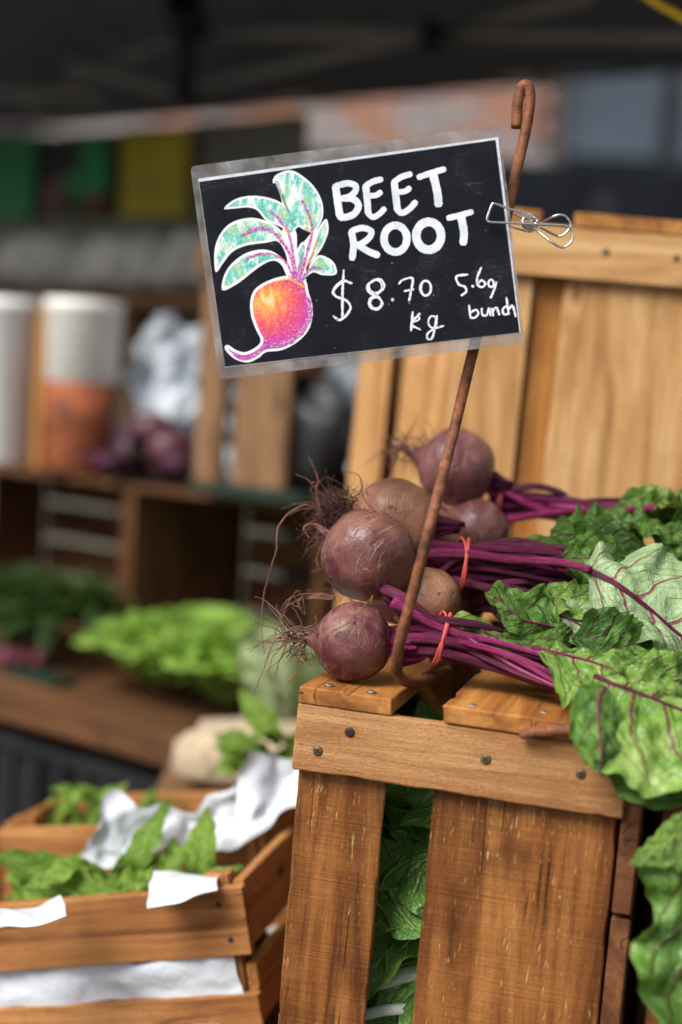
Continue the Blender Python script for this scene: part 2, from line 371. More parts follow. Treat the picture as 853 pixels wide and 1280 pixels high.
def tubes(name, paths, mat, parent=None, sides=5):
    """many thin fibres of one root as a single part"""
    vv, ff, uu = [], [], []
    for p, r in paths:
        v, f, u = tube_data(p, r, sides, v0=len(vv)); vv += v; ff += f; uu += u
    return wobj(name, vv, ff, mat, parent, True, uu)

_bc = {}
def board_mesh(L, Wd, Th, mat, seed=0, seg=6, ch=.0012, wob=.0005, chip=0):
    key = (round(L, 4), round(Wd, 4), round(Th, 4), mat.name, seed, seg)
    if key in _bc: return _bc[key]
    rn = random.Random(seed * 77 + int(L * 1e4)); verts = []; faces = []
    hw, ht = Wd / 2, Th / 2; ch = min(ch, ht * .4)
    sect = [(-hw + ch, -ht), (hw - ch, -ht), (hw, -ht + ch), (hw, ht - ch), (hw - ch, ht), (-hw + ch, ht), (-hw, ht - ch), (-hw, -ht + ch)]
    xs = [(-L / 2, .0)] + [(-L / 2 + ch, 1)] + [(-L / 2 + L * (i / seg), 1) for i in range(1, seg)] + [(L / 2 - ch, 1), (L / 2, .0)]
    for x, full in xs:
        for (y, z) in sect:
            s = 1 if full else .985
            k = 1 - ch / hw if not full else 1; k2 = 1 - ch / ht if not full else 1
            if chip:
                q = V((x * 38, y * 60, z * 60 + seed)); w1 = noise.noise(q) * .6 + noise.noise(q * 3.1) * .4
                cp = max(0, noise.noise(V((x * 21, (y > 0) * 5.1, (z > 0) * 3.3 + seed))) - .18) * .006 * chip
                verts.append((x + w1 * .0012 * (0 if full else 1), y * k + w1 * .0007 - (cp if y > 0 else -cp), z * k2 + noise.noise(q + V((7, 0, 0))) * .0004 - (cp * .4 if z > 0 else -cp * .4)))
            else: verts.append((x + rn.uniform(-wob, wob) * (0 if full else 1.5), y * k + rn.uniform(-wob, wob), z * k2 + rn.uniform(-wob, wob) * .6))
    n = len(xs)
    for i in range(n - 1):
        for k in range(8):
            faces.append((i * 8 + k, i * 8 + (k + 1) % 8, (i + 1) * 8 + (k + 1) % 8, (i + 1) * 8 + k))
    faces.append(tuple(reversed(range(8)))); faces.append(tuple((n - 1) * 8 + k for k in range(8)))
    m = mesh(verts, [tuple(reversed(f)) for f in faces], mat); _bc[key] = m
    return m
def board(name, parent, frame, lo, hi, mat, seed=0, seg=2, wob=.0004, tilt=0):
    """plank filling the box lo..hi of the frame, grain along its longest side"""
    lo, hi = V(lo), V(hi); c = (lo + hi) / 2; d = hi - lo
    ax = sorted(range(3), key=lambda i: -abs(d[i])); e = [V((1, 0, 0)), V((0, 1, 0)), V((0, 0, 1))]
    X, Y = e[ax[0]], e[ax[1]]; Z = X.cross(Y)
    rot = Matrix((X, Y, Z)).transposed().to_4x4()
    if tilt: rot = rot @ Matrix.Rotation(tilt, 4, 'Z')
    m = board_mesh(abs(d[ax[0]]), abs(d[ax[1]]), abs(d[ax[2]]), mat, seed, seg, wob=wob, chip=1 if seg >= 20 else 0)
    return obj(name, m, parent, frame @ T(c) @ rot)

def lathe(profile, n=32, mat=None, smooth=True, jitter=None):
    verts, faces = [], []
    for (r, z) in profile:
        for k in range(n):
            a = 2 * pi * k / n; p = V((r * cos(a), r * sin(a), z))
            verts.append(jitter(p, a) if jitter else p)
    for i in range(len(profile) - 1):
        for k in range(n):
            faces.append((i * n + k, i * n + (k + 1) % n, (i + 1) * n + (k + 1) % n, (i + 1) * n + k))
    faces.append(tuple(reversed(range(n)))); faces.append(tuple((len(profile) - 1) * n + k for k in range(n)))
    return mesh(verts, faces, mat, smooth)

def patch_data(rows, nu=24, nv=24, amp=0, freq=8, seed=0):
    """smooth sheet through a coarse grid of world points, crumpled by noise"""
    cols = [catmull(r, nv) for r in rows]
    grid = [catmull([c[j] for c in cols], nu) for j in range(nv)]
    verts = []
    for i in range(nu):
        for j in range(nv):
            p = grid[j][i]
            if amp:
                q = p * freq + V((seed * 3.1, seed * 1.7, 0))
                p = p + V((noise.noise(q), noise.noise(q + V((9, 0, 0))), noise.noise(q + V((0, 9, 0))))) * amp \
                    + V((noise.noise(q * 2.7), noise.noise(q * 2.7 + V((5, 0, 0))), noise.noise(q * 2.7 + V((0, 5, 0))))) * amp * .4
            verts.append(p)
    faces = [(i * nv + j, i * nv + j + 1, (i + 1) * nv + j + 1, (i + 1) * nv + j) for i in range(nu - 1) for j in range(nv - 1)]
    return verts, faces
def patch(name, rows, mat, parent=None, **kw):
    v, f = patch_data(rows, **kw); return wobj(name, v, f, mat, parent, True)

def leaf_data(st, nu=44, nv=22, ruffle=.004, freq=5, seed=0, bulge=.003, serr=.10):
    rn = random.Random(seed); ph = [rn.uniform(0, 6.28) for _ in range(6)]
    Ls = catmull([s[0] for s in st], nu); Ms = catmull([s[1] for s in st], nu); Rs = catmull([s[2] for s in st], nu)
    verts, uvs = [], []
    for i in range(nu):
        u = i / (nu - 1); L, Mi, Rr = Ls[i], Ms[i], Rs[i]
        tan = (Ms[min(i + 1, nu - 1)] - Ms[max(i - 1, 0)])
        nrm = (Rr - L).cross(tan)
        nrm = nrm.normalized() if nrm.length > 1e-9 else V((0, 0, 1))
        env = min(1, u * 6) * min(1, (1 - u) * 4 + .25)
        for j in range(nv):
            v = 2 * j / (nv - 1) - 1; a = abs(v); E = Rr if v > 0 else L; s = 1 if v > 0 else 0
            sr = 1 + serr * (noise.noise(V((u * 9 + seed, s * 7.3, 1.1))) * .9 + noise.noise(V((u * 26 + seed, s * 3.3, 2.1))) * .25) * a ** 3 * env
            p = Mi + (E - Mi) * a * sr
            w = sin(freq * 2 * pi * u + ph[s]) * .5 + noise.noise(V((u * freq * 1.9, seed + s * 4, a * 1.5))) * 1.3 + noise.noise(V((u * freq * 5, seed + s * 4, a * 2))) * .45
            h = ruffle * env * a ** 2.2 * w
            h += bulge * env * min(1, a * 4) * (noise.noise(V((u * 9, v * 3.2, seed * 1.3))) * 1.3 + noise.noise(V((u * 21, v * 8, seed * 2.1))) * .25 + .4 * sin(pi * a))
            h += .0006 * noise.noise(V((u * 30, v * 16, seed))) * min(1, a * 5)
            verts.append(p + nrm * h); uvs.append((u, (v + 1) / 2))
    faces = [(i * nv + j, (i + 1) * nv + j, (i + 1) * nv + j + 1, i * nv + j + 1) for i in range(nu - 1) for j in range(nv - 1)]
    return verts, faces, uvs
def leaf(st, mat, parent, name='leaf', rib=None, ribr=.0022, **kw):
    st = [tuple(Pt(*q) if not isinstance(q, Vector) else q for q in s) for s in st]
    v, f, u = leaf_data(st, **kw)
    o = wobj(name, v, f, mat, parent, True, u)
    if rib:
        mid = [s[1] for s in st]
        nrm = [(s[2] - s[0]) for s in st]
        path = catmull(mid, 20)
        vv, ff, uu = tube_data(path, lambda t: ribr * (1 - .8 * t), 6)
        wobj('midrib', vv, ff, rib, o, True, uu)
    return o
def leaf_shape(L, Wd, curl=.3, fold=.25, n=7, prof=None, twist=0):
    """stations of a free leaf along +X, surface up +Z"""
    st = []
    prof = prof or [.10, .62, .95, 1.0, .86, .55, .06]
    for i in range(n):
        t = i / (n - 1); a = curl * t
        m = V((L * t * cos(a * .7), 0, L * t * -sin(a * .7) * .9 + L * .25 * t * (1 - t)))
        w = prof[i] * Wd / 2; tw = twist * t
        e = V((0, w * cos(fold), w * sin(fold)))
        e2 = V((0, -w * cos(fold), w * sin(fold)))
        rt = Matrix.Rotation(tw, 3, 'X')
        st.append((m + rt @ e, m, m + rt @ e2))
    return st
def leaf_mesh(mat, seed, L, Wd, curl, fold, prof=None, ruffle=.006, freq=4, nu=26, nv=13, twist=0, serr=.15, bulge=.003):
    v, f, u = leaf_data(leaf_shape(L, Wd, curl, fold, prof=prof, twist=twist), nu, nv, ruffle, freq, seed, bulge, serr)
    return mesh(v, f, mat, True, u)
def aim(p, d, up=V((0, 0, 1)), roll=0):
    X = d.normalized(); Y = up.cross(X)
    Y = Y.normalized() if Y.length > 1e-5 else V((0, 1, 0)); Z = X.cross(Y)
    return T(p) @ Matrix((X, Y, Z)).transposed().to_4x4() @ Matrix.Rotation(roll, 4, 'X')

# ---------------------------------------------------------------- ground and far building
g = obj('ground', mesh([(-60, -60, 0), (60, -60, 0), (60, 60, 0), (-60, 60, 0)], [(0, 1, 2, 3)], M['asphalt'])); g['kind'] = 'structure'

def box_mesh(lo, hi, mat):
    x0, y0, z0 = lo; x1, y1, z1 = hi
    v = [(x0, y0, z0), (x1, y0, z0), (x1, y1, z0), (x0, y1, z0), (x0, y0, z1), (x1, y0, z1), (x1, y1, z1), (x0, y1, z1)]
    return mesh(v, [(0, 3, 2, 1), (4, 5, 6, 7), (0, 1, 5, 4), (1, 2, 6, 5), (2, 3, 7, 6), (3, 0, 4, 7)], mat)
def far_building():
    Y = 9.0
    r = root('brick_building', T((0, Y, 0)), 'pinkish brick building with blue-grey windows behind the marquee', 'building')
    obj('wall', box_mesh((-7, .13, 0), (7, 5, 6.5), M['mortar']), r, W[r])
    bm = [box_mesh((-.112, 0, -.034), (.112, .126, .034), M[k]) for k in ('brick1', 'brick2', 'brick3')]
    rn = random.Random(4)
    wx = on_plane(698, 150, V((0, Y, 0)), V((0, 1, 0))).x
    zb = on_plane(550, 196, V((0, Y, 0)), V((0, 1, 0))).z
    nrow = 0
    z = zb + .04
    while z < zb + .86:
        x = wx - 2.05 - (.12 if nrow % 2 else 0)
        while x < wx - .13:
            c = bm[rn.choice([0, 0, 1, 1, 2])]
            obj('brick', c, r, W[r] @ T((x, rn.uniform(-.004, .004), z))); x += .236
        z += .08; nrow += 1
    obj('fascia', box_mesh((-7, -.06, zb - .75), (7, .128, zb - .005), M['hoarding']), r, W[r])
    # tall windows right of the brick panel
    for k in range(5):
        x0 = wx + .04 + k * .62
        f = obj('window', box_mesh((x0, .03, zb + .01), (x0 + .58, .125, zb + 1.2), M['frame_dark']), r, W[r])
        for q in range(2):
            obj('pane', box_mesh((x0 + .04, .0, zb + .06 + q * .56), (x0 + .54, .028, zb + .54 + q * .56), M['glass']), f, W[r])
    # dark slatted shutters of the ground floor
    s = root('slatted_screen', T((0, Y - 1.2, 0)), 'black slatted screen in front of the brick building', 'screen')
    sm = board_mesh(8.0, .16, .03, M['hoarding'], 3, 2)
    for k in range(13):
        obj('slat', sm, s, W[s] @ T((.8, 0, .12 + k * .185)) @ Matrix.Rotation(R(90), 4, 'X'))
    for x in (-2.8, -.8, 1.2, 3.2):
        obj('post', box_mesh((x - .04, .02, 0), (x + .04, .10, 2.5), M['frame_dark']), s, W[s])
far_building()

# ---------------------------------------------------------------- marquee and shelving behind
YB = R(40)
AB, NBk = V((cos(YB), -sin(YB), 0)), V((sin(YB), cos(YB), 0))
OB = Pt(200, 607, 3.05); ZS = OB.z; OB = V((OB.x, OB.y, 0))
ROTB = Matrix((AB, NBk, V((0, 0, 1)))).transposed().to_4x4()
FB = T(OB) @ ROTB                                     # frame of the shelving row
def shelf_a(px, py, n=0.0):
    p = on_plane(px, py, OB + NBk * n, NBk); q = p - OB
    return q.dot(AB), p.z
_, ZL = shelf_a(120, 893, -.31)                              # lower shelf height

def marquee():
    r = root('market_marquee', FB, 'dark grey fabric marquee with folding metal truss over the back of the stall', 'marquee')
    nb = 2.1
    a0, a1 = -4.2, 2.4
    _, ze = shelf_a(300, 132, nb); zr = ze + .62; zf = ze - .12
    n0 = -.35; nm = (n0 + nb) / 2
    def sheet(pts, nu, nv, sag, name='canopy_panel'):
        A, B, C_, D = [V(p) for p in pts]; vs = []
        for i in range(nu + 1):
            for j in range(nv + 1):
                s, t = i / nu, j / nv
                p = (A * (1 - s) + B * s) * (1 - t) + (D * (1 - s) + C_ * s) * t
                p = p + V((0, 0, -sag * sin(pi * s) * sin(pi * t) + .012 * noise.noise(p * 4))); vs.append(p)
        k = nv + 1
        obj(name, mesh(vs, [(i * k + j, i * k + j + 1, (i + 1) * k + j + 1, (i + 1) * k + j) for i in range(nu) for j in range(nv)], M['canopy'], True), r, FB)
    sheet([(a0, nb, ze), (a1, nb, ze), (a1, nm, zr), (a0, nm, zr)], 16, 8, .05)
    sheet([(a0, n0, zf), (a1, n0, zf), (a1, nm, zr + .002), (a0, nm, zr + .002)], 16, 8, .05)
    for n_, z in ((nb, ze), (n0, zf)):
        obj('valance', box_mesh((a0, n_ - .004 if n_ > 0 else n_ - .012, z - (.02 if n_ > 0 else .16)), (a1, n_ + .004 if n_ > 0 else n_ - .006, z), M['canopy']), r, FB)
    def bar(p, q, rad=.014, mat='truss', name='truss_bar'):
        v, f, u = tube_data([FB @ V(p), FB @ V(q)], rad, 8); wobj(name, v, f, M[mat], r, True, u)
    def pb(x0, y0, x1, y1, n, rad=.016, mat='truss', name='truss_bar'):
        A, B = on_plane(x0, y0, FB @ V((0, n, 0)), NBk), on_plane(x1, y1, FB @ V((0, n, 0)), NBk)
        v, f, u = tube_data([A, B], rad, 8); wobj(name, v, f, M[mat], r, True, u)
    nt_ = .82
    pb(236, 40, 536, 44, nt_); pb(545, 44, 950, 48, nt_)
    pb(232, 112, 530, 44, nt_ + .04); pb(540, 44, 740, -4, nt_ + .04)
    pb(236, 122, 90, 78, nt_ + .04); pb(30, 130, 225, 42, nt_ + .08); pb(-60, 112, 130, 122, nt_ + .02)
    pb(236, -60, 232, 126, nt_ - .05, .024, 'black', 'truss_post')
    pb(540, 30, 541, 62, nt_ - .05, .028, 'black', 'truss_joint'); pb(226, -4, 240, 44, nt_ - .06, .05, 'black', 'truss_joint'); pb(222, 116, 244, 124, nt_ - .06, .02, 'black', 'truss_joint')
    for a, n_, z in ((a0 + .05, n0, zf), (a0 + .05, nb, ze), (a1 - .05, nb, ze)):
        bar((a, n_, 0), (a, n_, z), .02, 'truss', 'leg')
marquee()
yl = tube('webbing_strap', [Pt(770, -34, 2.2), Pt(818, 2, 2.2), Pt(853, 22, 2.2), Pt(940, 76, 2.2)], .009, M['yellow_web'], None, 12, 6, squash=.3)
tag(yl, 'yellow webbing strap stretched down from the marquee roof', 'strap')

# olive drape, posters, sacks
def drape():
    n = .95
    pts = []
    a0 = -4.3; a1, zt = shelf_a(384, 142, n)
    vs, fs = [], []; nx = 90
    for i in range(nx + 1):
        a = a0 + (a1 - a0) * i / nx
        for j, z in enumerate((.3, 1.0, 1.6, zt - .1, zt)):
            vs.append(FB @ V((a, n + .012 * sin(a * 23) + .006 * sin(a * 51 + j), z)))
    for i in range(nx):
        for j in range(4): fs.append((i * 5 + j, (i + 1) * 5 + j, (i + 1) * 5 + j + 1, i * 5 + j + 1))
    o = wobj('backdrop_curtain', vs, fs, M['drape'], None, True)
    tag(o, 'olive grey curtain hanging at the back of the stall', 'curtain')
drape()
def poster(px0, py0, px1, py1, mat, label, cat='poster'):
    n = .90
    a0, z0 = shelf_a(px0, py1, n); a1, z1 = shelf_a(px1, py0, n)
    r = root('poster', FB @ T(((a0 + a1) / 2, n, z0)), label, cat, 'posters on the curtain')
    w = (a1 - a0) / 2; h = z1 - z0
    obj('sheet', box_mesh((-w, 0, 0), (w, .004, h), mat), r, W[r])
    return r, w, h
poster(-40, 172, 44, 274, M['green_card'], 'plain green poster on the olive curtain')
pr, pw, ph_ = poster(54, 170, 140, 268, M['black'], 'black poster of flowers and leaves beside the green poster')
rn = random.Random(9)
for k, (x, z, s, c) in enumerate([(-.6, .16, .10, 'radish'), (.55, .16, .12, 'terracotta'), (.75, .5, .10, 'green_card'), (.0, .25, .09, 'green_card'), (.6, .75, .10, 'green_card'), (-.2, .1, .07, 'herb')]):
    vs = [(x * pw + s * cos(q * pi / 6) * rn.uniform(.6, 1.1), -.002 - k * .0006, z * ph_ + s * sin(q * pi / 6) * rn.uniform(.6, 1.1) * .8 + .01) for q in range(12)]
    vs = [(max(-pw + .004, min(pw - .004, a)), b, max(.004, min(ph_ - .004, c_))) for a, b, c_ in vs]
    obj('printed_blossom', mesh(vs, [tuple(range(12))], M[c]), pr, W[pr])
poster(150, 160, 238, 272, M['yellow_card'], 'yellow poster on the olive curtain')

def lump(name, c, rx, ry, rz, mat, label, cat, group=None, seed=0, parent=None, amp=.14, mw=None, nn=20):
    vs, fs = [], []; n, m = nn, nn * 2 // 3
    for i in range(m + 1):
        th = pi * i / m
        for k in range(n):
            a = 2 * pi * k / n
            d = V((sin(th) * cos(a), sin(th) * sin(a), cos(th))); s = abs(d.z) ** .6 * (1 if d.z > 0 else -1)
            q = 1 + amp * noise.noise(d * 2.2 + V((seed * 2.3, 0, 0))) + amp * .5 * noise.noise(d * 6 + V((seed, 4, 0)))
            vs.append(V((d.x * rx * q, d.y * ry * q, (s * q + 1) * rz)))
    for i in range(m):
        for k in range(n): fs.append((i * n + k, (i + 1) * n + k, (i + 1) * n + (k + 1) % n, i * n + (k + 1) % n))
    o = obj(name, mesh(vs, fs, mat, True), parent, mw if mw is not None else T(c))
    if label: tag(o, label, cat, group)
    return o

# high ledge with grey sacks behind the shelving
def ledge():
    n0 = .42
    _, zt = shelf_a(120, 368, n0)
    r = root('storage_rack', FB @ T((0, n0, 0)), 'wooden rack holding grey sacks below the posters', 'rack')
    for k in range(3): board('plank', r, FB, (-4.0, n0 + k * .15, zt - .025), (1.05, n0 + k * .15 + .14, zt), M['wood_old'], 20 + k)
    for a in (-3.8, -2.3, -.8, 1.0): board('post', r, FB, (a, n0 + .19, 0), (a + .05, n0 + .25, zt - .026), M['wood_old'], 24)
    names = ['slumped grey sack on the rack under the green poster', 'grey sack on the rack under the flower poster', 'grey sack on the rack under the yellow poster', 'grey sack on the rack beside the beetroot sign']
    for k, px in enumerate((-10, 80, 180, 290)):
        a, _ = shelf_a(px, 340, n0 + .2)
        lump('grain_sack', FB @ V((a, n0 + .2, zt)), .19, .15, .085, M['stone'], names[k], 'sack', 'grey sacks on the rack', k, mw=FB @ T((a, n0 + .2, zt)), amp=.3)
ledge()

# generic slatted crate -------------------------------------------------------------------
def crate(mw, Lx, Dy, H, label, mat, group=None, seed=0, rails=2, open_front=False, floor=True, th=.012, gap=.018, front=True):
    """origin at the middle of the base; ends at +-Lx/2, long slats run along X"""
    r = root('wooden_crate', mw, label, 'crate', group); x, y = Lx / 2, Dy / 2
    hs = (H - gap * (rails - 1)) / rails
    for k in range(rails):
        z0 = k * (hs + gap)
        for s in (-1, 1):
            if s < 0 and not front: continue
            board('side_slat', r, mw, (-x, s * y - th / 2, z0), (x, s * y + th / 2, z0 + hs), mat, seed * 9 + k + (3 if s > 0 else 0))
        for s in (-1, 1):
            board('end_slat', r, mw, (s * (x - th) - th / 2, -y + th * .55, z0), (s * (x - th) + th / 2, y - th * .55, z0 + hs - .003), mat, seed * 9 + k + 5)
    for sx in (-1, 1):
        for sy in (-1, 1):
            cx, cy = sx * (x - th * 2.9), sy * (y - th * 1.45)
            board('corner_post', r, mw, (cx - .016, cy - .011, .004), (cx + .016, cy + .011, H - .006), mat, seed + 1)
    if floor:
        nb = 4; w = (Dy - th * 2.2) / nb
        for k in range(nb): board('floor_slat', r, mw, (-x + th * 2, -y + th * 1.1 + k * w + .004, .001), (x - th * 2, -y + th * 1.1 + (k + 1) * w - .004, .010), mat, seed + 30)
    return r

# back shelving: crates lying on their sides, open towards the customer ---------------------
def shelf_crate(a0, a1, z0, z1, dep, label, mat, seed):
    """open-fronted crate on its side: top, bottom, two ends and a slatted back"""
    am = (a0 + a1) / 2; mw = FB @ T((am, 0, z0)); r = root('shelf_crate', mw, label, 'crate', 'crates stacked as shelving')
    w = (a1 - a0) / 2; h = z1 - z0; t = .014
    for k in range(3):
        y0 = k * dep / 3
        board('bottom_slat', r, mw, (-w, y0, 0), (w, y0 + dep / 3 - .012, t), mat, seed + k)
        board('top_slat', r, mw, (-w, y0, h - t), (w, y0 + dep / 3 - .012, h), mat, seed + k + 3)
    for s in (-1, 1):
        for k in range(2):
            board('end_board', r, mw, (s * (w - t * .55) - t / 2, k * dep / 2 + .003, t + .001), (s * (w - t * .55) + t / 2, (k + 1) * dep / 2 - .012, h - t - .001), mat, seed + 6 + k)
    for k in range(4):
        z = t + k * (h - 2 * t) / 4
        board('back_slat', r, mw, (-w + t * 1.2, dep - .012, z + .004), (w - t * 1.2, dep, z + (h - 2 * t) / 4 - .010), mat, seed + 9 + k)
    return r
aR, _ = shelf_a(405, 640); aD1, _ = shelf_a(158, 660); aLft, _ = shelf_a(-90, 640)
HL = ZS - ZL - .004
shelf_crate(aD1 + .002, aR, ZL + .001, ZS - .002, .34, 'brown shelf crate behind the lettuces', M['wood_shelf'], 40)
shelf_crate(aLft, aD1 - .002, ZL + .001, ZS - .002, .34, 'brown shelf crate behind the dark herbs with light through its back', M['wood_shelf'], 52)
def plank_shelf():
    r = root('shelf_board', FB @ T((0, 0, ZL - .03)), 'long slatted wooden shelf carrying lettuces and radishes', 'shelf')
    x0, x1 = aLft - 1.6, aR + .45
    for k in range(7):
        n0 = -.30 + k * .095
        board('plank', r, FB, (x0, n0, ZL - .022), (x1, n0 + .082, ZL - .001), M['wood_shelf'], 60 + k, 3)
    for a in (x0 + .03, x1 - .1):
        board('bearer', r, FB, (a, -.28, ZL - .07), (a + .05, .34, ZL - .023), M['wood_old'], 68)
        for n_ in (-.24, .28): board('leg', r, FB, (a, n_, 0), (a + .048, n_ + .048, ZL - .071), M['wood_old'], 69)
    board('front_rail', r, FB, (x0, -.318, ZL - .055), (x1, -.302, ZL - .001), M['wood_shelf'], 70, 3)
plank_shelf()
# black crates added to stand in for the deep shade under the shelf
def shade_crate(a, n, z, h, label):
    mw = FB @ T((a, n, z)); r = root('dark_filler_crate', mw, label, 'crate', 'black crates added as shade under the shelf'); w, d = .24, .17
    for nm, lo, hi in (('side_panel', (-w, -d, 0), (w, -d + .012, h)), ('side_panel', (-w, d - .012, 0), (w, d, h)), ('end_panel', (-w, -d + .0125, 0), (-w + .012, d - .0125, h)), ('end_panel', (w - .012, -d + .0125, 0), (w, d - .0125, h)), ('base', (-w + .013, -d + .013, .002), (w - .013, d - .013, .012))):
        obj(nm, box_mesh(lo, hi, M['black']), r, mw)
    obj('rim', box_mesh((-w - .012, -d - .014, h - .03), (w + .012, -d - .001, h - .002), M['black']), r, mw)
    for k in range(7): obj('rib', box_mesh((-w + .02 + k * .068, -d - .010, .01), (-w + .034 + k * .068, -d - .0008, h - .032), M['black']), r, mw)
_hb = (ZL - .085) / 3
_wh = ('on the ground', 'in the middle of its stack', 'on top of its stack'); _wx = ('nearest the end of the shelf', 'under the radishes', 'under the lettuces')
for k, px in enumerate((-110, 60, 215)):
    a, _ = shelf_a(px, 960, -.14)
    for q in range(3): shade_crate(a, -.10, q * _hb + .001, _hb - .003, 'added shade-filling black crate ' + _wh[q] + ' ' + _wx[k])

# upper shelf: upright crate pieces, crocks, plastic, red cabbages ---------------------------
def crock():
    n = .05; a, _ = shelf_a(98, 570, n); mw = FB @ T((a, n, ZS + .001))
    r = root('glazed_crock', mw, 'terracotta crock with a thick white glazed top on the upper shelf', 'crock')
    _, zt = shelf_a(98, 376, n); h = zt - ZS; w = .072
    rim = lathe([(w * .98, h * .52), (w * 1.06, h * .53), (w * 1.12, h * .93), (w * 1.17, h * .94), (w * 1.17, h), (w * 1.0, h), (w * .95, h * .6)], 36, M['white_glaze'])
    body = lathe([(w * .86, 0), (w * .92, .01), (w * 1.0, h * .3), (w * 1.05, h * .525), (w * .9, h * .525), (w * .8, .02)], 36, M['terracotta'])
    obj('body', body, r, mw); obj('glazed_top', rim, r, mw)
    a, _ = shelf_a(6, 570, n); mw = FB @ T((a, n, ZS + .001)); w = .07
    o = obj('tub', lathe([(w * .85, 0), (w * .92, .005), (w * 1.05, h * .93), (w * 1.12, h * .94), (w * 1.12, h), (w, h), (w * .9, .05)], 36, M['white_tub']), None, mw)
    tag(o, 'tall white tub beside the terracotta crock', 'tub')
    board_r = board('timber_offcut', None, FB, (shelf_a(43, 580, .06)[0], .05, ZS), (shelf_a(43, 580, .06)[0] + .03, .12, zt - .01), M['wood_amber'], 81)
    tag(board_r, 'narrow orange timber upright between the white tub and the crock', 'timber')
crock()
def slat_panel(px0, px1, py_top, n, mat, seed):
    a0, _ = shelf_a(px0, 590, n); a1, _ = shelf_a(px1, 590, n); _, zt = shelf_a((px0 + px1) / 2, py_top, n)
    return (a0, n, ZS + .001), (a1, n + .016, zt)
r = root('wooden_crate', FB @ T((shelf_a(300, 590, .1)[0], .1, ZS)), 'upright slatted crate on the upper shelf next to the red cabbages', 'crate')
for i, (x0, x1, yt) in enumerate(((242, 274, 300), (290, 356, 305))):
    lo, hi = slat_panel(x0, x1, yt, .03, None, 0); board('slat', r, FB, lo, hi, M['wood_old'] if i < 2 else M['wood_crate'], 85 + i)
lo0, _ = slat_panel(240, 250, 300, .03, None, 0); _, hi1 = slat_panel(440, 455, 300, .03, None, 0)
board('top_rail', r, FB, (lo0[0], .012, hi1[2] - .06), (hi1[0], .029, hi1[2]), M['wood_old'], 88)
board('bottom_slat', r, FB, (lo0[0], .05, ZS + .001), (hi1[0], .30, ZS + .012), M['wood_old'], 89)
board('back_board', r, FB, (lo0[0], .30, ZS + .001), (hi1[0], .315, hi1[2]), M['wood_shelf'], 90)
def crumple(name, px, n, w, h, mat, label, cat, seed, amp=.05):
    a, _ = shelf_a(px, 590, n); rows = []
    rn = random.Random(seed)
    for j in range(6):
        z = ZS + .004 + h * j / 5
        rows.append([FB @ V((a - w / 2 + w * i / 5, n + rn.uniform(-.035, .035) + .02 * sin(i * 2.2), z)) for i in range(6)])
    o = patch(name, rows, mat, None, nu=34, nv=34, amp=amp, freq=14, seed=seed); tag(o, label, cat)
crumple('plastic_bag', 203, .13, .20, .32, M['plastic'], 'crumpled white plastic bag standing behind the red cabbages', 'bag', 3)
crumple('plastic_bag', 285, .20, .09, .22, M['plastic'], 'white plastic bag squeezed between two crate slats', 'bag', 5)
crumple('plastic_bag', 425, .16, .20, .24, M['plastic'], 'crumpled pale plastic bag inside the upright slatted crate', 'bag', 8)
a, _ = shelf_a(385, 590, .12)
o = lump('bin_bag', None, .10, .07, .10, M['black'], 'black bin bag stuffed inside the upright slatted crate', 'bag', None, 11, mw=FB @ T((a, .12, ZS + .013)), amp=.4)
def red_cabbage(px, py, n, rad, seed, label):
    p = on_plane(px, py, FB @ V((0, n, 0)), NBk); q = p - OB; a = q.dot(AB)
    z = max(ZS + .001, p.z - rad)
    r = root('red_cabbage', FB @ T((a, n, z)), label, 'red cabbage', 'red cabbages on the upper shelf'); rn = random.Random(seed)
    lump('heart', None, rad * .93, rad * .93, rad * .92, M['purple_leaf'], None, None, None, seed, r, .06, W[r] @ T((0, 0, .002)))
    for k in range(7):
        m = leaf_mesh(M['purple_leaf'], seed + k, rad * 2.2, rad * 1.9, 1.6, .35, ruffle=.004, nu=14, nv=9)
        an = k * 2.4 + rn.random()
        obj('leaf', m, r, W[r] @ T((0, 0, rad * .25)) @ Matrix.Rotation(an, 4, 'Z') @ T((rad * .55, 0, -rad * .1)) @ Matrix.Rotation(R(-72), 4, 'Y'))
red_cabbage(168, 572, .06, .048, 2, 'red cabbage at the end of its row beside the crock')
red_cabbage(212, 566, .05, .050, 5, 'red cabbage beside the grey crate upright')
red_cabbage(192, 540, .085, .046, 8, 'red cabbage raised at the back of its row')
o = board('herb_tray', None, FB, (shelf_a(262, 600)[0], -.05, ZS + .001), (shelf_a(400, 600)[0], .02, ZS + .02), M['teal'], 92)
tag(o, 'flat dark green tray along the front of the upper shelf', 'tray')

# lower shelf: lettuces, cabbage, herbs, radishes --------------------------------------------
def rosette(name, mw, meshes, n, tilt0, tilt1, label, cat, group, seed, rad=.03, zr=.02):
    r = root(name, mw, label, cat, group); rn = random.Random(seed)
    for k in range(n):
        t = k / n; an = k * 2.399 + rn.uniform(-.2, .2); ti = tilt0 + (tilt1 - tilt0) * t + rn.uniform(-.1, .1)
        obj('leaf', rn.choice(meshes), r, mw @ Matrix.Rotation(an, 4, 'Z') @ T((rad * (1 - t), 0, zr + t * .02)) @ Matrix.Rotation(-ti, 4, 'Y') @ Matrix.Scale(1 - .35 * t + rn.uniform(-.05, .08), 4))
    return r
LET = [leaf_mesh(M['lettuce'], s, .19, .17, .55, .25, [.25, .55, .8, 1, 1.05, .85, .35], ruffle=.022, freq=6, nu=36, nv=17, serr=.3) for s in range(3)]
CAB = [leaf_mesh(M['cabbage'], s + 7, .17, .17, -.5, .45, [.3, .6, .9, 1, 1, .8, .3], ruffle=.008, freq=4) for s in range(2)]
HER = [leaf_mesh(M['herb'], s + 3, .12, .035, .8, .2, ruffle=.008, freq=5, nu=16, nv=7) for s in range(3)]
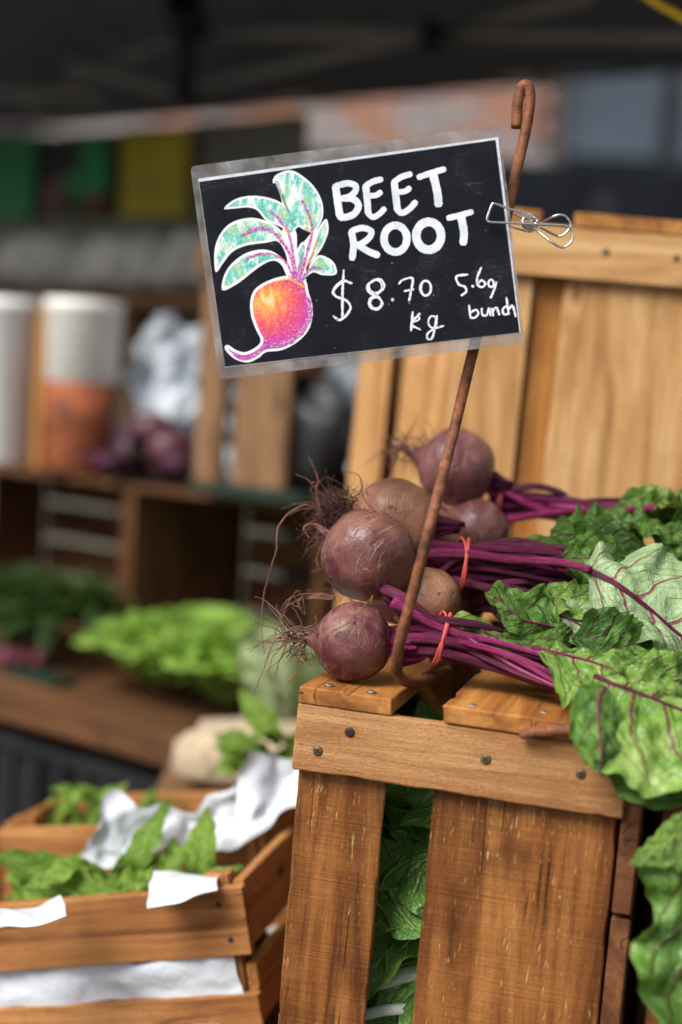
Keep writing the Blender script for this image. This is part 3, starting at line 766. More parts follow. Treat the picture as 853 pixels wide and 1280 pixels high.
def at_shelf(px, py): return on_plane(px, py, V((0, 0, ZL)), V((0, 0, 1)))
for k, (px, py, s, nn_, lb) in enumerate([(205, 850, .88, -.09, 'frilly bright green lettuce beside the dark herbs'), (285, 856, .92, -.10, 'big frilly lettuce between another lettuce and the pale cabbage'), (248, 840, .95, -.01, 'frilly green lettuce half hidden behind two others')]):
    p = FB @ V((shelf_a(px, py, nn_)[0], nn_, ZL)); rosette('lettuce', T(p) @ Matrix.Scale(s, 4), LET, 44, .75, 1.5, lb, 'lettuce', 'lettuces on the slatted shelf', k + 11)
p = FB @ V((shelf_a(362, 874, -.2)[0], -.2, ZL)); rosette('pale_cabbage', T(p), CAB, 18, .7, 1.4, 'pale green cabbage beside the frilly lettuces', 'cabbage', None, 31)
for k, (px, py, lb) in enumerate([(25, 800, 'dark leafy herb bunch furthest along the slatted shelf'), (85, 806, 'dark leafy herb bunch next to the lettuces')]):
    p = FB @ V((shelf_a(px, py, -.05)[0], -.05, ZL)); rosette('herb_bunch', T(p) @ Matrix.Scale(1.3, 4), HER, 60, .3, 1.5, lb, 'herbs', 'herb bunches on the slatted shelf', k + 41, rad=.05, zr=.06)
def radish(px, py, seed, label):
    p = FB @ V((shelf_a(px, py, -.16)[0], -.16 + .02 * seed, ZL)); r = root('radish', T(p), label, 'radish', 'radishes on the shelf')
    lump('bulb', None, .018, .018, .018, M['radish'], None, None, None, seed, r, .05, W[r], nn=14)
    for k in range(3): obj('leaf', HER[k % 3], r, W[r] @ T((0, 0, .03)) @ Matrix.Rotation(k * 2 + seed, 4, 'Z') @ Matrix.Rotation(R(-70), 4, 'Y'))
for k, (x, y, w) in enumerate(((8, 836, 'touching the teal tray'), (18, 822, 'lying behind the foremost radish'), (30, 830, 'lying towards the dark herbs'))): radish(x, y, k, 'small pink radish ' + w)
p = FB @ V((shelf_a(50, 850, -.2)[0], -.2, ZL)); o = board('teal_card', None, T(p) @ ROTB, (-.08, -.03, .001), (.08, .03, .012), M['teal'], 95); tag(o, 'flat teal tray in front of the radishes', 'tray')

# ---------------------------------------------------------------- tall crates with the beetroot
def Rz(a): return Matrix.Rotation(a, 4, 'Z')
def Ry(a): return Matrix.Rotation(a, 4, 'Y')
def Rx(a): return Matrix.Rotation(a, 4, 'X')
_slot = {}
def screw(parent, mw, mat, r=.0042):
    k = mat.name
    if k not in _slot:
        hd = lathe([(.0060, -.0015), (.0060, .0001), (.0054, .0003), (.0052, .0010), (.0046, .0013), (.0024, .0012)], 20, mat)
        hd.materials.append(M['screw_slot']); bm_ = bmesh.new(); bm_.from_mesh(hd)
        for f in bm_.faces:
            if max(v.co.z for v in f.verts) < .0004: f.material_index = 1
        vs = [bm_.verts.new((x * 1.35, y * 1.35, .00145)) for x, y in [(-.0024, -.0005), (-.0005, -.0005), (-.0005, -.0024), (.0005, -.0024), (.0005, -.0005), (.0024, -.0005), (.0024, .0005), (.0005, .0005), (.0005, .0024), (-.0005, .0024), (-.0005, .0005), (-.0024, .0005)]]
        bm_.faces.new(vs).material_index = 1; bm_.to_mesh(hd); bm_.free(); _slot[k] = hd
    return obj('screw', _slot[k], parent, mw @ Rz(len(W) * .7) @ Matrix.Scale(.82, 4))
def tall_crate(fr, Wd, H, D, label, m, x1=.0896, x2=.1358, seed=0, screws=True, group=None, hero=False, base_cut=0):
    """frame origin: front top left corner of the head rail; X right, Y back, Z up"""
    base = fr @ T((Wd / 2, D / 2, -H)); r = root('bushel_crate', base, label, 'crate', group); sg = 56 if hero else 3
    wb = .0008 if hero else .0004; rh = .064; t = .014
    rail = board('head_rail', r, fr, (0, 0, -rh), (Wd, t - .0005, -.0004), m['rail'], seed, sg, wb * .8)
    board('head_rail', r, fr, (0, D - t + .0005, -rh), (Wd, D, -.0004), m['rail'], seed + 1, sg, wb)
    for (y0, y1, sd) in ((t, t + .012, 0), (D - t - .012, D - t, 5)):
        board('end_board', r, fr, (.003, y0, -H + .01), (x1, y1, -.001), m['board'], seed + 2 + sd, sg, wb)
        board('end_board', r, fr, (x2, y0, -H + .01), (Wd - .004, y1, -.001), m['board'], seed + 3 + sd, sg, wb)
    board('foot_rail', r, fr, (0, 0, -H), (Wd, t - .0005, -H + rh), m['rail'], seed + 4, sg, wb)
    # top slats run front to back
    board('top_slat', r, fr, (.001, -.001, .0004), (x1 + .002, D, .017), m['slat'], seed + 6, sg, wb * 1.3)
    board('top_slat', r, fr, (x2 + .004, -.002, .0004), (Wd - .03, D, .018), m['slat'], seed + 7, sg, wb * 1.3)
    # side slats, end grain to the front
    z = -.022; k = 0
    for hgt in (.132, .15, .12):
        z1 = z - hgt
        if z1 < -H: z1 = -H
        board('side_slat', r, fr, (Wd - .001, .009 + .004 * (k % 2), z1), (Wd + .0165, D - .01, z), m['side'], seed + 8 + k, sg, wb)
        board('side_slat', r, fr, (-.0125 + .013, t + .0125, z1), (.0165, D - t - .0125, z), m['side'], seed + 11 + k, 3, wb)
        z = z1 - .006; k += 1
    for k in range(3): board('bottom_slat', r, fr, (.01 + k * .1, t + .013, -H + .0005), (.1 + k * .1, D - t - .013, -H + .012), m['slat'], seed + 14 + k)
    if screws:
        for (x, z, mt) in ((.024, -.043, 'screw'), (.0535, -.0205, 'screw_dark'), (.1845, -.0275, 'screw'), (.272, -.028, 'screw')):
            screw(rail, fr @ T((x, -.0002, z)) @ Rx(R(90)), M[mt])
        for (x, y) in ((.025, .018), (.068, .014), (.165, .016), (.23, .03)):
            screw(r, fr @ T((x, y, .0176)), M['steel'])
    return r
FC = T(Pt(372, 879, 1.487)) @ Rz(R(-14.5)) @ Ry(R(1.5))
WC, HC, DC = .3124, .50, .43
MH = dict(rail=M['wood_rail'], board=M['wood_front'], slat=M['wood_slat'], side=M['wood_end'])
front = tall_crate(FC, WC, HC, DC, 'brown slatted bushel crate carrying the beetroot bunches and price sign', MH, seed=101, hero=True)
MP = dict(rail=M['wood_pale'], board=M['wood_pale'], slat=M['wood_amber'], side=M['wood_amber'])
MA = dict(rail=M['wood_crate'], board=M['wood_crate'], slat=M['wood_crate'], side=M['wood_end'])
ZTOP = (FC @ V((.15, .3, .018))).z
FR = T(Pt(578, 272, 1.99)) @ Rz(R(-9)) @ Ry(R(2.2)); HR = FR.translation.z - ZTOP - .004
rear = tall_crate(FR, .325, HR, .40, 'pale pine bushel crate standing upright behind the beetroot', MP, .098, .137, 131, True)
b = board('divider', rear, FR, (.1005, .0275, -HR + .02), (.150, .042, -.03), M['wood_amber'], 140, 3)
FU = FC @ T((.0, DC + .012, 0)); tall_crate(FU, WC, HC, .42, 'brown bushel crate under the pale upright crate', MA, seed=151, screws=False)
FN = FC @ T((WC + .034, .045, -.012)) @ Rz(R(-3)); tall_crate(FN, .30, HC - .012, .43, 'shaded bushel crate under the hanging beet leaves', dict(rail=M['wood_end'], board=M['wood_end'], slat=M['wood_crate'], side=M['wood_end']), seed=161, screws=False)  # its shade is put into the colour: dark wood on rails, boards and sides
FM = FN @ T((.0, .45, 0)); tall_crate(FM, .30, HC - .012, .42, 'bushel crate hidden under leaf tops beside the pale crate', MA, seed=171, screws=False)
# slatted crate a step further back, seen left of the pale one
FS = T(Pt(452, 420, 2.28)) @ Rz(R(-25)) @ Ry(R(2)); HS = FS.translation.z - (FC @ V((.25, .40, -HC))).z
rs = root('wooden_crate', FS @ T((.07, .15, -HS)), 'slatted pale crate between the pale upright crate and the shelving', 'crate')
for k, (x0, x1) in enumerate(((0, .050), (.070, .150))): board('slat', rs, FS, (x0, 0, -HS), (x1, .013, .12), M['wood_pale'], 180 + k, 3)
board('top_rail', rs, FS, (-.03, -.015, .06), (.19, -.001, .12), M['wood_pale'], 183)
board('side_board', rs, FS, (.152, .0, -HS), (.166, .25, .12), M['wood_amber'], 184)
board('bottom_slat', rs, FS, (0, .014, -HS), (.15, .25, -HS + .012), M['wood_crate'], 185)
p = patch('blue_tarpaulin', [[Pt(500 + i * 40, 560 + j * 30, 2.46) + V((0, .02 * sin(i * 2 + j), 0)) for i in range(6)] for j in range(5)], M['bluecloth'], None, amp=.01)
tag(p, 'blue tarpaulin glimpsed between the pale crate slats', 'tarpaulin')

# table under the crates
def table():
    c = FC @ V((.25, .40, -HC)); mw = T((c.x, c.y, 0)) @ Rz(R(-14.5)); zt = c.z - .006
    r = root('trestle_table', mw, 'wooden trestle table under the bushel crates', 'table')
    for k in range(5): board('plank', r, mw, (-.40, -.46 + k * .20, zt - .03), (.72, -.27 + k * .20, zt), M['table'], 200 + k)
    for x in (-.38, .6):
        for y in (-.4, .45): board('leg', r, mw, (x, y, 0), (x + .05, y + .05, zt - .031), M['table'], 206)
table()

# ---------------------------------------------------------------- greens inside the front crate
def inside(me, mw, fr, lo, hi):
    t = fr.inverted() @ mw
    for v in me.vertices:
        p = t @ v.co
        if any(p[i] < lo[i] or p[i] > hi[i] for i in range(3)): return False
    return True
def crate_greens():
    base = FC @ V((.11, .16, -HC + .02))
    r = root('chard_bunch', T(base), 'green chard with white ribs packed inside the front crate', 'chard')
    D = 1.60
    rows = [
        ([(470, 985, 1.62), (520, 960, 1.64), (575, 985, 1.62)], [(470, 1060, 1.58), (520, 1040, 1.57), (560, 1085, 1.60)], None),
    ]
    leaf([((545, 985, 1.62), (548, 992, 1.60), (560, 990, 1.62)), ((500, 985, 1.61), (530, 1015, 1.575), (560, 1040, 1.60)), ((480, 1015, 1.61), (512, 1050, 1.57), (555, 1075, 1.60)), ((474, 1060, 1.61), (496, 1085, 1.575), (530, 1085, 1.60)), ((478, 1095, 1.61), (486, 1105, 1.58), (500, 1100, 1.60))], M['chard'], r, ruffle=.006, seed=3, rib=M['stalk_white'], ribr=.0012)
    leaf([((560, 960, 1.66), (560, 970, 1.66), (560, 980, 1.66)), ((500, 950, 1.66), (520, 985, 1.64), (548, 1010, 1.65)), ((478, 975, 1.66), (495, 1015, 1.64), (520, 1050, 1.65)), ((474, 1010, 1.66), (478, 1045, 1.645), (490, 1065, 1.65))], M['chard'], r, ruffle=.006, seed=5)
    leaf([((560, 1090, 1.60), (556, 1095, 1.59), (556, 1100, 1.59)), ((520, 1085, 1.60), (525, 1120, 1.58), (548, 1140, 1.60)), ((480, 1100, 1.61), (498, 1140, 1.58), (525, 1165, 1.60)), ((468, 1140, 1.61), (476, 1160, 1.58), (495, 1175, 1.60))], M['chard'], r, ruffle=.007, seed=8)
    leaf([((548, 1155, 1.58), (548, 1160, 1.57), (548, 1166, 1.58)), ((515, 1150, 1.59), (520, 1172, 1.565), (540, 1195, 1.58)), ((485, 1160, 1.59), (495, 1192, 1.56), (515, 1215, 1.58)), ((465, 1185, 1.59), (470, 1208, 1.57), (482, 1220, 1.58))], M['chard'], r, ruffle=.006, seed=11, rib=M['stalk_white'], ribr=.0025)
    leaf([((555, 1220, 1.57), (552, 1226, 1.565), (550, 1235, 1.57)), ((520, 1225, 1.58), (515, 1245, 1.56), (525, 1268, 1.57)), ((480, 1228, 1.58), (488, 1252, 1.56), (492, 1280, 1.57)), ((455, 1235, 1.58), (462, 1258, 1.565), (468, 1275, 1.57))], M['chard'], r, ruffle=.008, seed=14)
    tube('stalk', [Pt(440, 1236, 1.565), Pt(480, 1226, 1.555), Pt(520, 1216, 1.56), Pt(570, 1208, 1.58)], .0085, M['stalk_white'], r, 16, 10, squash=.6)
    tube('stalk', [Pt(440, 1272, 1.56), Pt(490, 1262, 1.55), Pt(540, 1264, 1.56)], .006, M['stalk_white'], r, 16, 10, squash=.6)
    rn = random.Random(3); ms = [leaf_mesh(M['chard'], 60 + k, .16, .10, .7, .2, ruffle=.012, freq=5, nu=24, nv=11) for k in range(3)]
    for k in range(260):
        q = FC @ V((rn.uniform(.05, .24), rn.uniform(.09, .26), rn.uniform(-HC + .05, -.09)))
        d = V((rn.uniform(-1, 1), rn.uniform(-.9, .1), rn.uniform(-.2, 1)))
        mm = aim(q, d, V((0, -.6, .5)), rn.uniform(-1, 1))
        if inside(ms[k % 3], mm, FC, (.02, .032, -HC), (.29, .39, -.005)): obj('leaf', ms[k % 3], r, mm)
crate_greens()

# ---------------------------------------------------------------- beetroot
def cam_dir(x, y, z): return (_r * x + _u * y + _f * z).normalized()
def beet(parent, c, rad, tail, mat, seed, flat=.95, nroots=26, nest=0, rl=.05, dents=True, collar=True):
    Z = tail.normalized(); X = Z.orthogonal().normalized(); Y = Z.cross(X)
    mw = T(c) @ Matrix((X, Y, Z)).transposed().to_4x4()
    prof = [(.16, -1.0), (.30, -1.0), (.46, -.955), (.66, -.84), (.82, -.66), (.93, -.42), (.99, -.15), (1.0, .08), (.965, .30), (.88, .52), (.74, .70), (.56, .85), (.38, .96), (.25, 1.05), (.165, 1.14), (.115, 1.26), (.085, 1.42), (.06, 1.62), (.035, 1.85)]
    pr = catmull([V((a * rad, z * rad * flat, 0)) for a, z in prof], 46)
    def jit(p, a):
        d = p / rad + V((seed * 1.7, seed * .9, 0))
        k = 1 + .075 * noise.noise(d * 1.3) + .030 * noise.noise(d * 3.1) + .006 * noise.noise(d * 11)
        if dents:
            for q in range(3):
                rq = random.Random(seed * 31 + q); dd = V((rq.uniform(-1, 1), rq.uniform(-1, 1), rq.uniform(-.5, .7))).normalized()
                k -= .055 * math.exp(-((p.normalized() - dd).length / .15) ** 2)
        w = max(0, p.z / rad - 1.1)
        return V((p.x * k, p.y * k, p.z)) + V((.12 * sin(seed + w * 3), .12 * cos(seed * 2 + w * 4), 0)) * rad * w * 1.2
    o = obj('beet_root', lathe([(max(v.x, .0004), v.y) for v in pr], 56, mat, True, jit), parent, mw)
    rn = random.Random(seed); paths = []
    for k in range(nroots):
        t = rn.uniform(.95, 1.8); p = mw @ V((rn.uniform(-.06, .06) * rad, rn.uniform(-.06, .06) * rad, rad * flat * t))
        d = (Z * rn.uniform(.2, 1.2) + V((rn.uniform(-1, 1), rn.uniform(-1, 1), rn.uniform(-1, 1)))).normalized()
        L = rl * rn.uniform(.3, 1.2); n = 12; pts = [p]
        for i in range(n):
            d = (d + V((rn.uniform(-1, 1), rn.uniform(-1, 1), rn.uniform(-1, .7))) * .35).normalized(); pts.append(pts[-1] + d * L / n)
        r0 = rn.uniform(.00035, .0009)
        paths.append((pts, (lambda r0: lambda t: r0 * (1 - .75 * t) + .00012)(r0)))
    if paths: tubes('root_hairs', paths, M['root'], o); paths = []
    for k in range(nest):
        p = mw @ V((rn.gauss(0, .26) * rad, rn.gauss(0, .26) * rad, rad * flat * rn.uniform(.85, 1.75)))
        d = V((rn.uniform(-1, 1), rn.uniform(-1, 1), rn.uniform(-1, 1))).normalized(); n = 10; pts = [p]; L = rl * rn.uniform(.3, .8)
        ax = V((rn.uniform(-1, 1), rn.uniform(-1, 1), rn.uniform(-1, 1))).normalized()
        for i in range(n):
            d = (Matrix.Rotation(rn.uniform(.1, .6), 3, ax) @ d + V((rn.uniform(-1, 1), rn.uniform(-1, 1), rn.uniform(-1, 1))) * .3).normalized(); pts.append(pts[-1] + d * L / n)
        r0 = rn.uniform(.0003, .0007); paths.append((pts, (lambda r0: lambda t: r0 * (1 - .6 * t) + .0001)(r0)))
    if paths: tubes('root_mat', paths, M['root_dark'], o)
    # leaf-scar collar where the stalks leave the root
    cv = []
    for k in range(14):
        an = k * 2.4; r1 = rad * (.12 + .012 * k); r2 = r1 * .45
        a = mw @ V((cos(an) * r1, sin(an) * r1, -rad * flat * .88)); c_ = mw @ V((cos(an) * r1 * .8, sin(an) * r1 * .8, -rad * flat * 1.10)); b_ = mw @ V((cos(an + .2) * r2, sin(an + .2) * r2, -rad * flat * rn.uniform(1.3, 1.75)))
        cv.append((catmull([a, c_, b_], 7), lambda t: .0034 * (1 - .35 * t)))
    if collar: tubes('collar', cv, M['stalk'], o, 7)
    return o, mw
def wire_root(parent, pts, r0):
    path = catmull([Pt(*p) for p in pts], 40); rn = random.Random(len(pts) + int(pts[0][0]))
    path = [p + V((rn.uniform(-1, 1), rn.uniform(-1, 1), rn.uniform(-1, 1))) * .0006 for p in path]
    v, f, u = tube_data(path, lambda t: r0 * (1 - .65 * t), 6); wobj('long_root', v, f, M['root'], parent, True, u)
def stalks(parent, starts, band, bsize, ends, n, mats, seed, rr=(.0026, .0046), mid=None):
    """each stalk from a crown through the rubber band to its own end point"""
    rn = random.Random(seed)
    for k in range(n):
        s = rn.choice(starts); e = ends[k % len(ends)]
        an = rn.uniform(0, 2 * pi); q = math.sqrt(rn.random())
        bp = (band[0] + rn.uniform(-3, 3), band[1] + q * sin(an) * bsize[0], band[2] + q * cos(an) * bsize[1])
        S = Pt(s[0] + rn.uniform(-4, 4), s[1] + rn.uniform(-8, 8), s[2] + rn.uniform(-.006, .006)); B = Pt(*bp)
        Eo = Pt(e[0] + rn.uniform(-10, 10), e[1] + rn.uniform(-6, 6), e[2] + rn.uniform(-.015, .015))
        mdl = B.lerp(Eo, .5) + V((0, 0, rn.uniform(-.006, .012)))
        r0 = rn.uniform(*rr)
        tube('stalk', [S, S.lerp(B, .5) + V((0, 0, rn.uniform(-.003, .003))), B, mdl, Eo], (lambda r0: lambda t: r0 * (1.15 - .45 * t))(r0), M[rn.choice(mats)], parent, 26, 9, squash=rn.uniform(.7, 1))
def rubber_band(parent, c, along, rx, ry, turns=2, r=.0013):
    C_ = Pt(*c); X = along.normalized(); U = (_u - X * _u.dot(X)).normalized(); Wv = X.cross(U)
    for t in range(turns):
        rn = random.Random(t + int(c[0])); pts = []
        for k in range(14):
            a = 2 * pi * k / 14
            pts.append(C_ + U * ry * cos(a) + Wv * rx * sin(a) + X * (.0045 * (t - .5) * (1 if turns > 1 else 0) + .004 * sin(a + t * 2.2) + rn.uniform(-.0008, .0008)))
        tube('rubber_band', pts, r, M['band'], parent, 60, 6, True, squash=1.9)

# front bunch -------------------------------------------------------------------------------
FZ = (FC.to_3x3() @ V((0, 0, 1))).normalized()
def rest(px, py, rpx, up=.018):
    d = 1.58
    for _ in range(4):
        rad = rpx * d / F; p = on_plane(px, py, FC @ V((0, 0, up + rad * .96)), FZ); d = (p - EYE).dot(_f)
    return p, rad, d
pA, rA, dA = rest(441, 803, 49)
B1 = root('beetroot_bunch', T(FC @ V((.12, .1, .018))), 'front beetroot bunch lying on the crate edge, one round purple root and a coral band', 'beetroot', 'bunches of beetroot')
beet(B1, pA, rA, cam_dir(-1, .06, .05), M['beet_a'], 3, nroots=34, nest=26, rl=.05)
pass
beet(B1, Pt(532, 752, dA + .085), .036, cam_dir(-.35, -.1, -.75), M['beet_b'], 6, nroots=6)
D1 = dA + .015
wire_root(B1, [(395, 790, dA), (372, 784, dA - .01), (345, 800, dA - .02), (330, 835, dA - .02), (317, 868, dA - .02)], .0011)
wire_root(B1, [(392, 782, dA), (360, 790, dA - .01), (338, 796, dA - .01), (312, 815, dA)], .0008)
wire_root(B1, [(385, 795, dA), (362, 800, dA), (348, 832, dA), (343, 848, dA)], .0008)
wire_root(B1, [(378, 800, dA - .01), (368, 815, dA - .01), (375, 830, dA - .01), (357, 860, dA - .01)], .0007)
wire_root(B1, [(455, 760, dA - .03), (466, 745, dA - .035), (464, 760, dA - .04), (485, 785, dA - .035)], .0006)
wire_root(B1, [(415, 790, dA - .036), (440, 775, dA - .042), (460, 752, dA - .035)], .0007)
e1 = [(700, 795, 1.565), (720, 822, 1.55), (760, 848, 1.50), (730, 872, 1.48), (690, 862, 1.51), (760, 880, 1.46), (690, 800, 1.57), (730, 835, 1.54), (680, 820, 1.56)]
stalks(B1, [(482, 745, D1), (492, 800, D1), (492, 815, D1), (496, 828, D1), (486, 790, D1)], (552, 800, D1 - .005), (20, .017), e1, 36, ['stalk', 'stalk', 'stalk', 'stalk_dark', 'stalk_dark', 'stalk_pink'], 5, rr=(.0024, .0044))
for pts in ([(490, 752, D1 - .02), (520, 768, D1 - .02), (555, 786, D1 - .02), (600, 800, D1 - .02), (680, 812, 1.55)], [(478, 735, D1), (505, 748, D1 - .015), (540, 772, D1 - .02), (600, 782, D1 - .015), (650, 800, 1.56)],
            [(488, 798, D1 - .01), (550, 800, D1 - .025), (620, 818, D1 - .02), (700, 842, 1.53)], [(492, 812, D1), (550, 815, D1 - .022), (630, 838, D1 - .03), (770, 884, 1.45)]):
    tube('stalk', [Pt(*p) for p in pts], lambda t: .0056 * (1.05 - .4 * t), M['stalk'], B1, 26, 10)
rubber_band(B1, (551, 799, D1 - .004), _r * 1 - _u * .22, .0245, .0265, 2, .0013)
# middle bunch -------------------------------------------------------------------------------
B2 = root('beetroot_bunch', T(FC @ V((.12, .2, .07))), 'middle beetroot bunch piled highest, two big roots with matted root hairs', 'beetroot', 'bunches of beetroot')
d2 = dA + .045
beet(B2, Pt(459, 694, d2), 58 * d2 / F, cam_dir(-.70, .35, .62), M['beet_a'], 9, nroots=0, rl=.03, flat=.93, collar=False)
d2b = d2 + .075
beet(B2, Pt(492, 652, d2b), 55 * d2b / F, cam_dir(-1, .08, .05), M['beet_b'], 11, nroots=30, nest=380, rl=.062)
beet(B2, Pt(545, 672, d2b + .06), .032, cam_dir(-.8, .1, -.3), M['beet_b'], 13, nroots=4)
wire_root(B2, [(405, 640, d2b - .02), (378, 632, d2b - .03), (350, 655, d2b - .04), (345, 690, d2b - .04), (330, 745, d2b - .03), (328, 790, d2b - .03), (331, 818, d2b - .03)], .0013)
wire_root(B2, [(402, 642, d2b - .01), (395, 612, d2b - .01), (398, 600, d2b - .01), (386, 570, d2b)], .0011)
wire_root(B2, [(415, 640, d2b), (392, 620, d2b), (392, 603, d2b - .01), (402, 606, d2b)], .0009)
wire_root(B2, [(412, 665, d2b - .05), (392, 655, d2b - .05), (380, 660, d2b - .05), (386, 672, d2b - .05)], .0016)
wire_root(B2, [(470, 640, d2b - .05), (455, 622, d2b - .04), (450, 598, d2b - .04)], .0008)
wire_root(B2, [(462, 640, d2 - .03), (475, 638, d2 - .035), (495, 652, d2 - .03)], .0008)
for q in range(5): wire_root(B2, [(420, 745 + q, d2 + .02), (390 - q * 4, 742 + q * 2, d2 + .02), (362 + q * 5, 748 + q * 5, d2 + .01), (348 + q * 6, 770 - q * 8, d2 + .01), (330 - q * 3 + 30, 762 + q * 4, d2 + .01)], .0007)
D2 = d2 + .06
e2 = [(700, 700, 1.60), (735, 712, 1.59), (720, 690, 1.62), (690, 720, 1.62), (770, 700, 1.62), (700, 740, 1.62), (740, 735, 1.60)]
stalks(B2, [(525, 688, D2), (528, 700, D2), (522, 712, D2), (528, 725, D2)], (580, 702, D2), (22, .020), e2, 34, ['stalk', 'stalk_dark', 'stalk_dark'], 15, rr=(.0024, .0046))
tube('stalk', [Pt(525, 692, D2 - .02), Pt(580, 692, D2 - .022), Pt(640, 700, D2 - .03), Pt(700, 703, 1.57), Pt(738, 712, 1.54)], lambda t: .0058 - .0022 * t, M['stalk'], B2, 26, 10)
tube('stalk', [Pt(525, 678, D2 - .01), Pt(580, 684, D2 - .015), Pt(650, 688, D2 - .02), Pt(760, 697, 1.60)], lambda t: .0046 - .002 * t, M['stalk'], B2, 26, 10)
tube('stalk', [Pt(525, 722, D2), Pt(580, 728, D2 - .012), Pt(650, 745, D2 - .02), Pt(720, 756, 1.60)], lambda t: .0055 - .002 * t, M['stalk_dark'], B2, 26, 10)
rubber_band(B2, (579, 706, D2 - .002), _r * 1 - _u * .05, .0265, .0275, 2, .0013)
# back bunch ---------------------------------------------------------------------------------
B3 = root('beetroot_bunch', T(FC @ V((.17, .3, .06))), 'back beetroot bunch against the pale crate, one round root above a pale-necked one', 'beetroot', 'bunches of beetroot')
d3 = 1.80
beet(B3, Pt(570, 585, d3), 49 * d3 / F, cam_dir(-.95, .32, .1), M['beet_c'], 21, nroots=26, nest=60, rl=.05)
beet(B3, Pt(596, 665, d3 - .03), 40 * d3 / F, cam_dir(-.75, .5, -.2), M['beet_c'], 24, nroots=14, rl=.03)
D3 = d3 + .02
e3 = [(800, 640, 1.76), (810, 650, 1.75), (840, 632, 1.75), (790, 655, 1.74), (820, 645, 1.76), (800, 632, 1.78)]
stalks(B3, [(612, 612, D3), (616, 628, D3), (618, 640, D3)], (632, 632, D3), (20, .02), e3, 22, ['stalk', 'stalk_pink', 'stalk_dark'], 25)
for pts, mt in (([(610, 615, D3 - .02), (640, 620, D3 - .02), (700, 635, D3 - .03), (800, 640, 1.75)], 'stalk_pink'), ([(610, 600, D3 - .02), (650, 625, D3 - .03), (690, 640, D3 - .03), (810, 648, 1.74)], 'stalk_pink'), ([(630, 650, D3 - .04), (700, 640, 1.73), (760, 640, 1.72), (845, 632, 1.70)], 'stalk'), ([(640, 612, D3 - .03), (670, 608, D3 - .03), (700, 616, D3 - .03), (712, 628, D3 - .02)], 'stalk_dark')):
    tube('stalk', [Pt(*p) for p in pts], .0042, M[mt], B3, 22, 9)
rubber_band(B3, (622, 625, D3 - .005), _r - _u * .2, .022, .026, 2, .0014)
# bunch buried under the others ---------------------------------------------------------------
B4 = root('beetroot_bunch', T(FC @ V((.2, .25, .02))), 'beetroot bunch buried beneath the middle and back bunches', 'beetroot', 'bunches of beetroot')
beet(B4, Pt(560, 752, dA + .16), .040, cam_dir(-1, 0, .2), M['beet_a'], 31, nroots=4)
beet(B4, Pt(500, 735, dA + .17), .040, cam_dir(-1, 0, .2), M['beet_a'], 33, nroots=14, nest=20)
beet(B4, Pt(560, 700, dA + .21), .042, cam_dir(-1, 0, .2), M['beet_a'], 35, nroots=4)
stalks(B4, [(590, 745, dA + .13), (595, 730, dA + .14), (590, 755, dA + .13)], (630, 745, dA + .10), (26, .03), [(720, 760, 1.62), (740, 770, 1.62), (700, 740, 1.64), (730, 785, 1.60), (690, 770, 1.62)], 20, ['stalk_dark'], 37, rr=(.0036, .0055))

# leaves -------------------------------------------------------------------------------------
def S(*rows): return [tuple(r) for r in rows]
RB = M['stalk']
# big pale leaf turned over
leaf(S(((728, 708, 1.56), (730, 711, 1.55), (736, 722, 1.55)), ((742, 692, 1.58), (756, 722, 1.54), (738, 768, 1.53)), ((778, 688, 1.59), (782, 738, 1.53), (752, 794, 1.515)), ((820, 692, 1.59), (810, 760, 1.525), (782, 790, 1.51)),
       ((866, 700, 1.58), (838, 784, 1.52), (806, 806, 1.50)), ((915, 735, 1.56), (872, 812, 1.51), (836, 832, 1.50)), ((935, 800, 1.53), (912, 852, 1.50), (880, 880, 1.495)), ((945, 880, 1.49), (945, 885, 1.49), (945, 890, 1.49))),
     M['leaf_under'], B2, seed=4, ruffle=.010, freq=5, nu=70, nv=40, rib=RB, ribr=.0037, bulge=.007)
# curled-up bright leaf
leaf(S(((700, 772, 1.55), (698, 786, 1.545), (698, 796, 1.545)), ((684, 748, 1.56), (678, 780, 1.535), (680, 798, 1.54)), ((660, 752, 1.57), (656, 776, 1.53), (660, 796, 1.53)), ((640, 734, 1.57), (640, 764, 1.53), (640, 790, 1.525)), ((622, 728, 1.57), (622, 748, 1.54), (622, 764, 1.53)), ((606, 738, 1.56), (606, 742, 1.55), (607, 746, 1.55))),
     M['leaf'], B1, seed=7, ruffle=.006, freq=3, rib=RB, ribr=.0014)
leaf(S(((628, 792, 1.54), (628, 797, 1.535), (630, 802, 1.535)), ((655, 784, 1.55), (652, 800, 1.53), (650, 818, 1.53)), ((680, 782, 1.55), (676, 798, 1.53), (676, 822, 1.525)), ((700, 778, 1.55), (700, 790, 1.535), (702, 806, 1.53)), ((715, 782, 1.55), (715, 785, 1.55), (716, 788, 1.55))), M['leaf'], B1, seed=9, ruffle=.004)
# narrow folded leaf at the band
leaf(S(((558, 774, 1.55), (558, 777, 1.545), (560, 780, 1.545)), ((580, 764, 1.555), (588, 782, 1.53), (580, 792, 1.54)), ((602, 772, 1.555), (612, 792, 1.525), (603, 808, 1.53)), ((628, 786, 1.55), (632, 806, 1.52), (618, 826, 1.525)), ((652, 806, 1.54), (646, 818, 1.52), (630, 836, 1.52)), ((656, 822, 1.53), (650, 828, 1.525), (644, 832, 1.525))),
     M['leaf_lite'], B1, seed=12, ruffle=.004, freq=4, rib=RB, ribr=.0012)
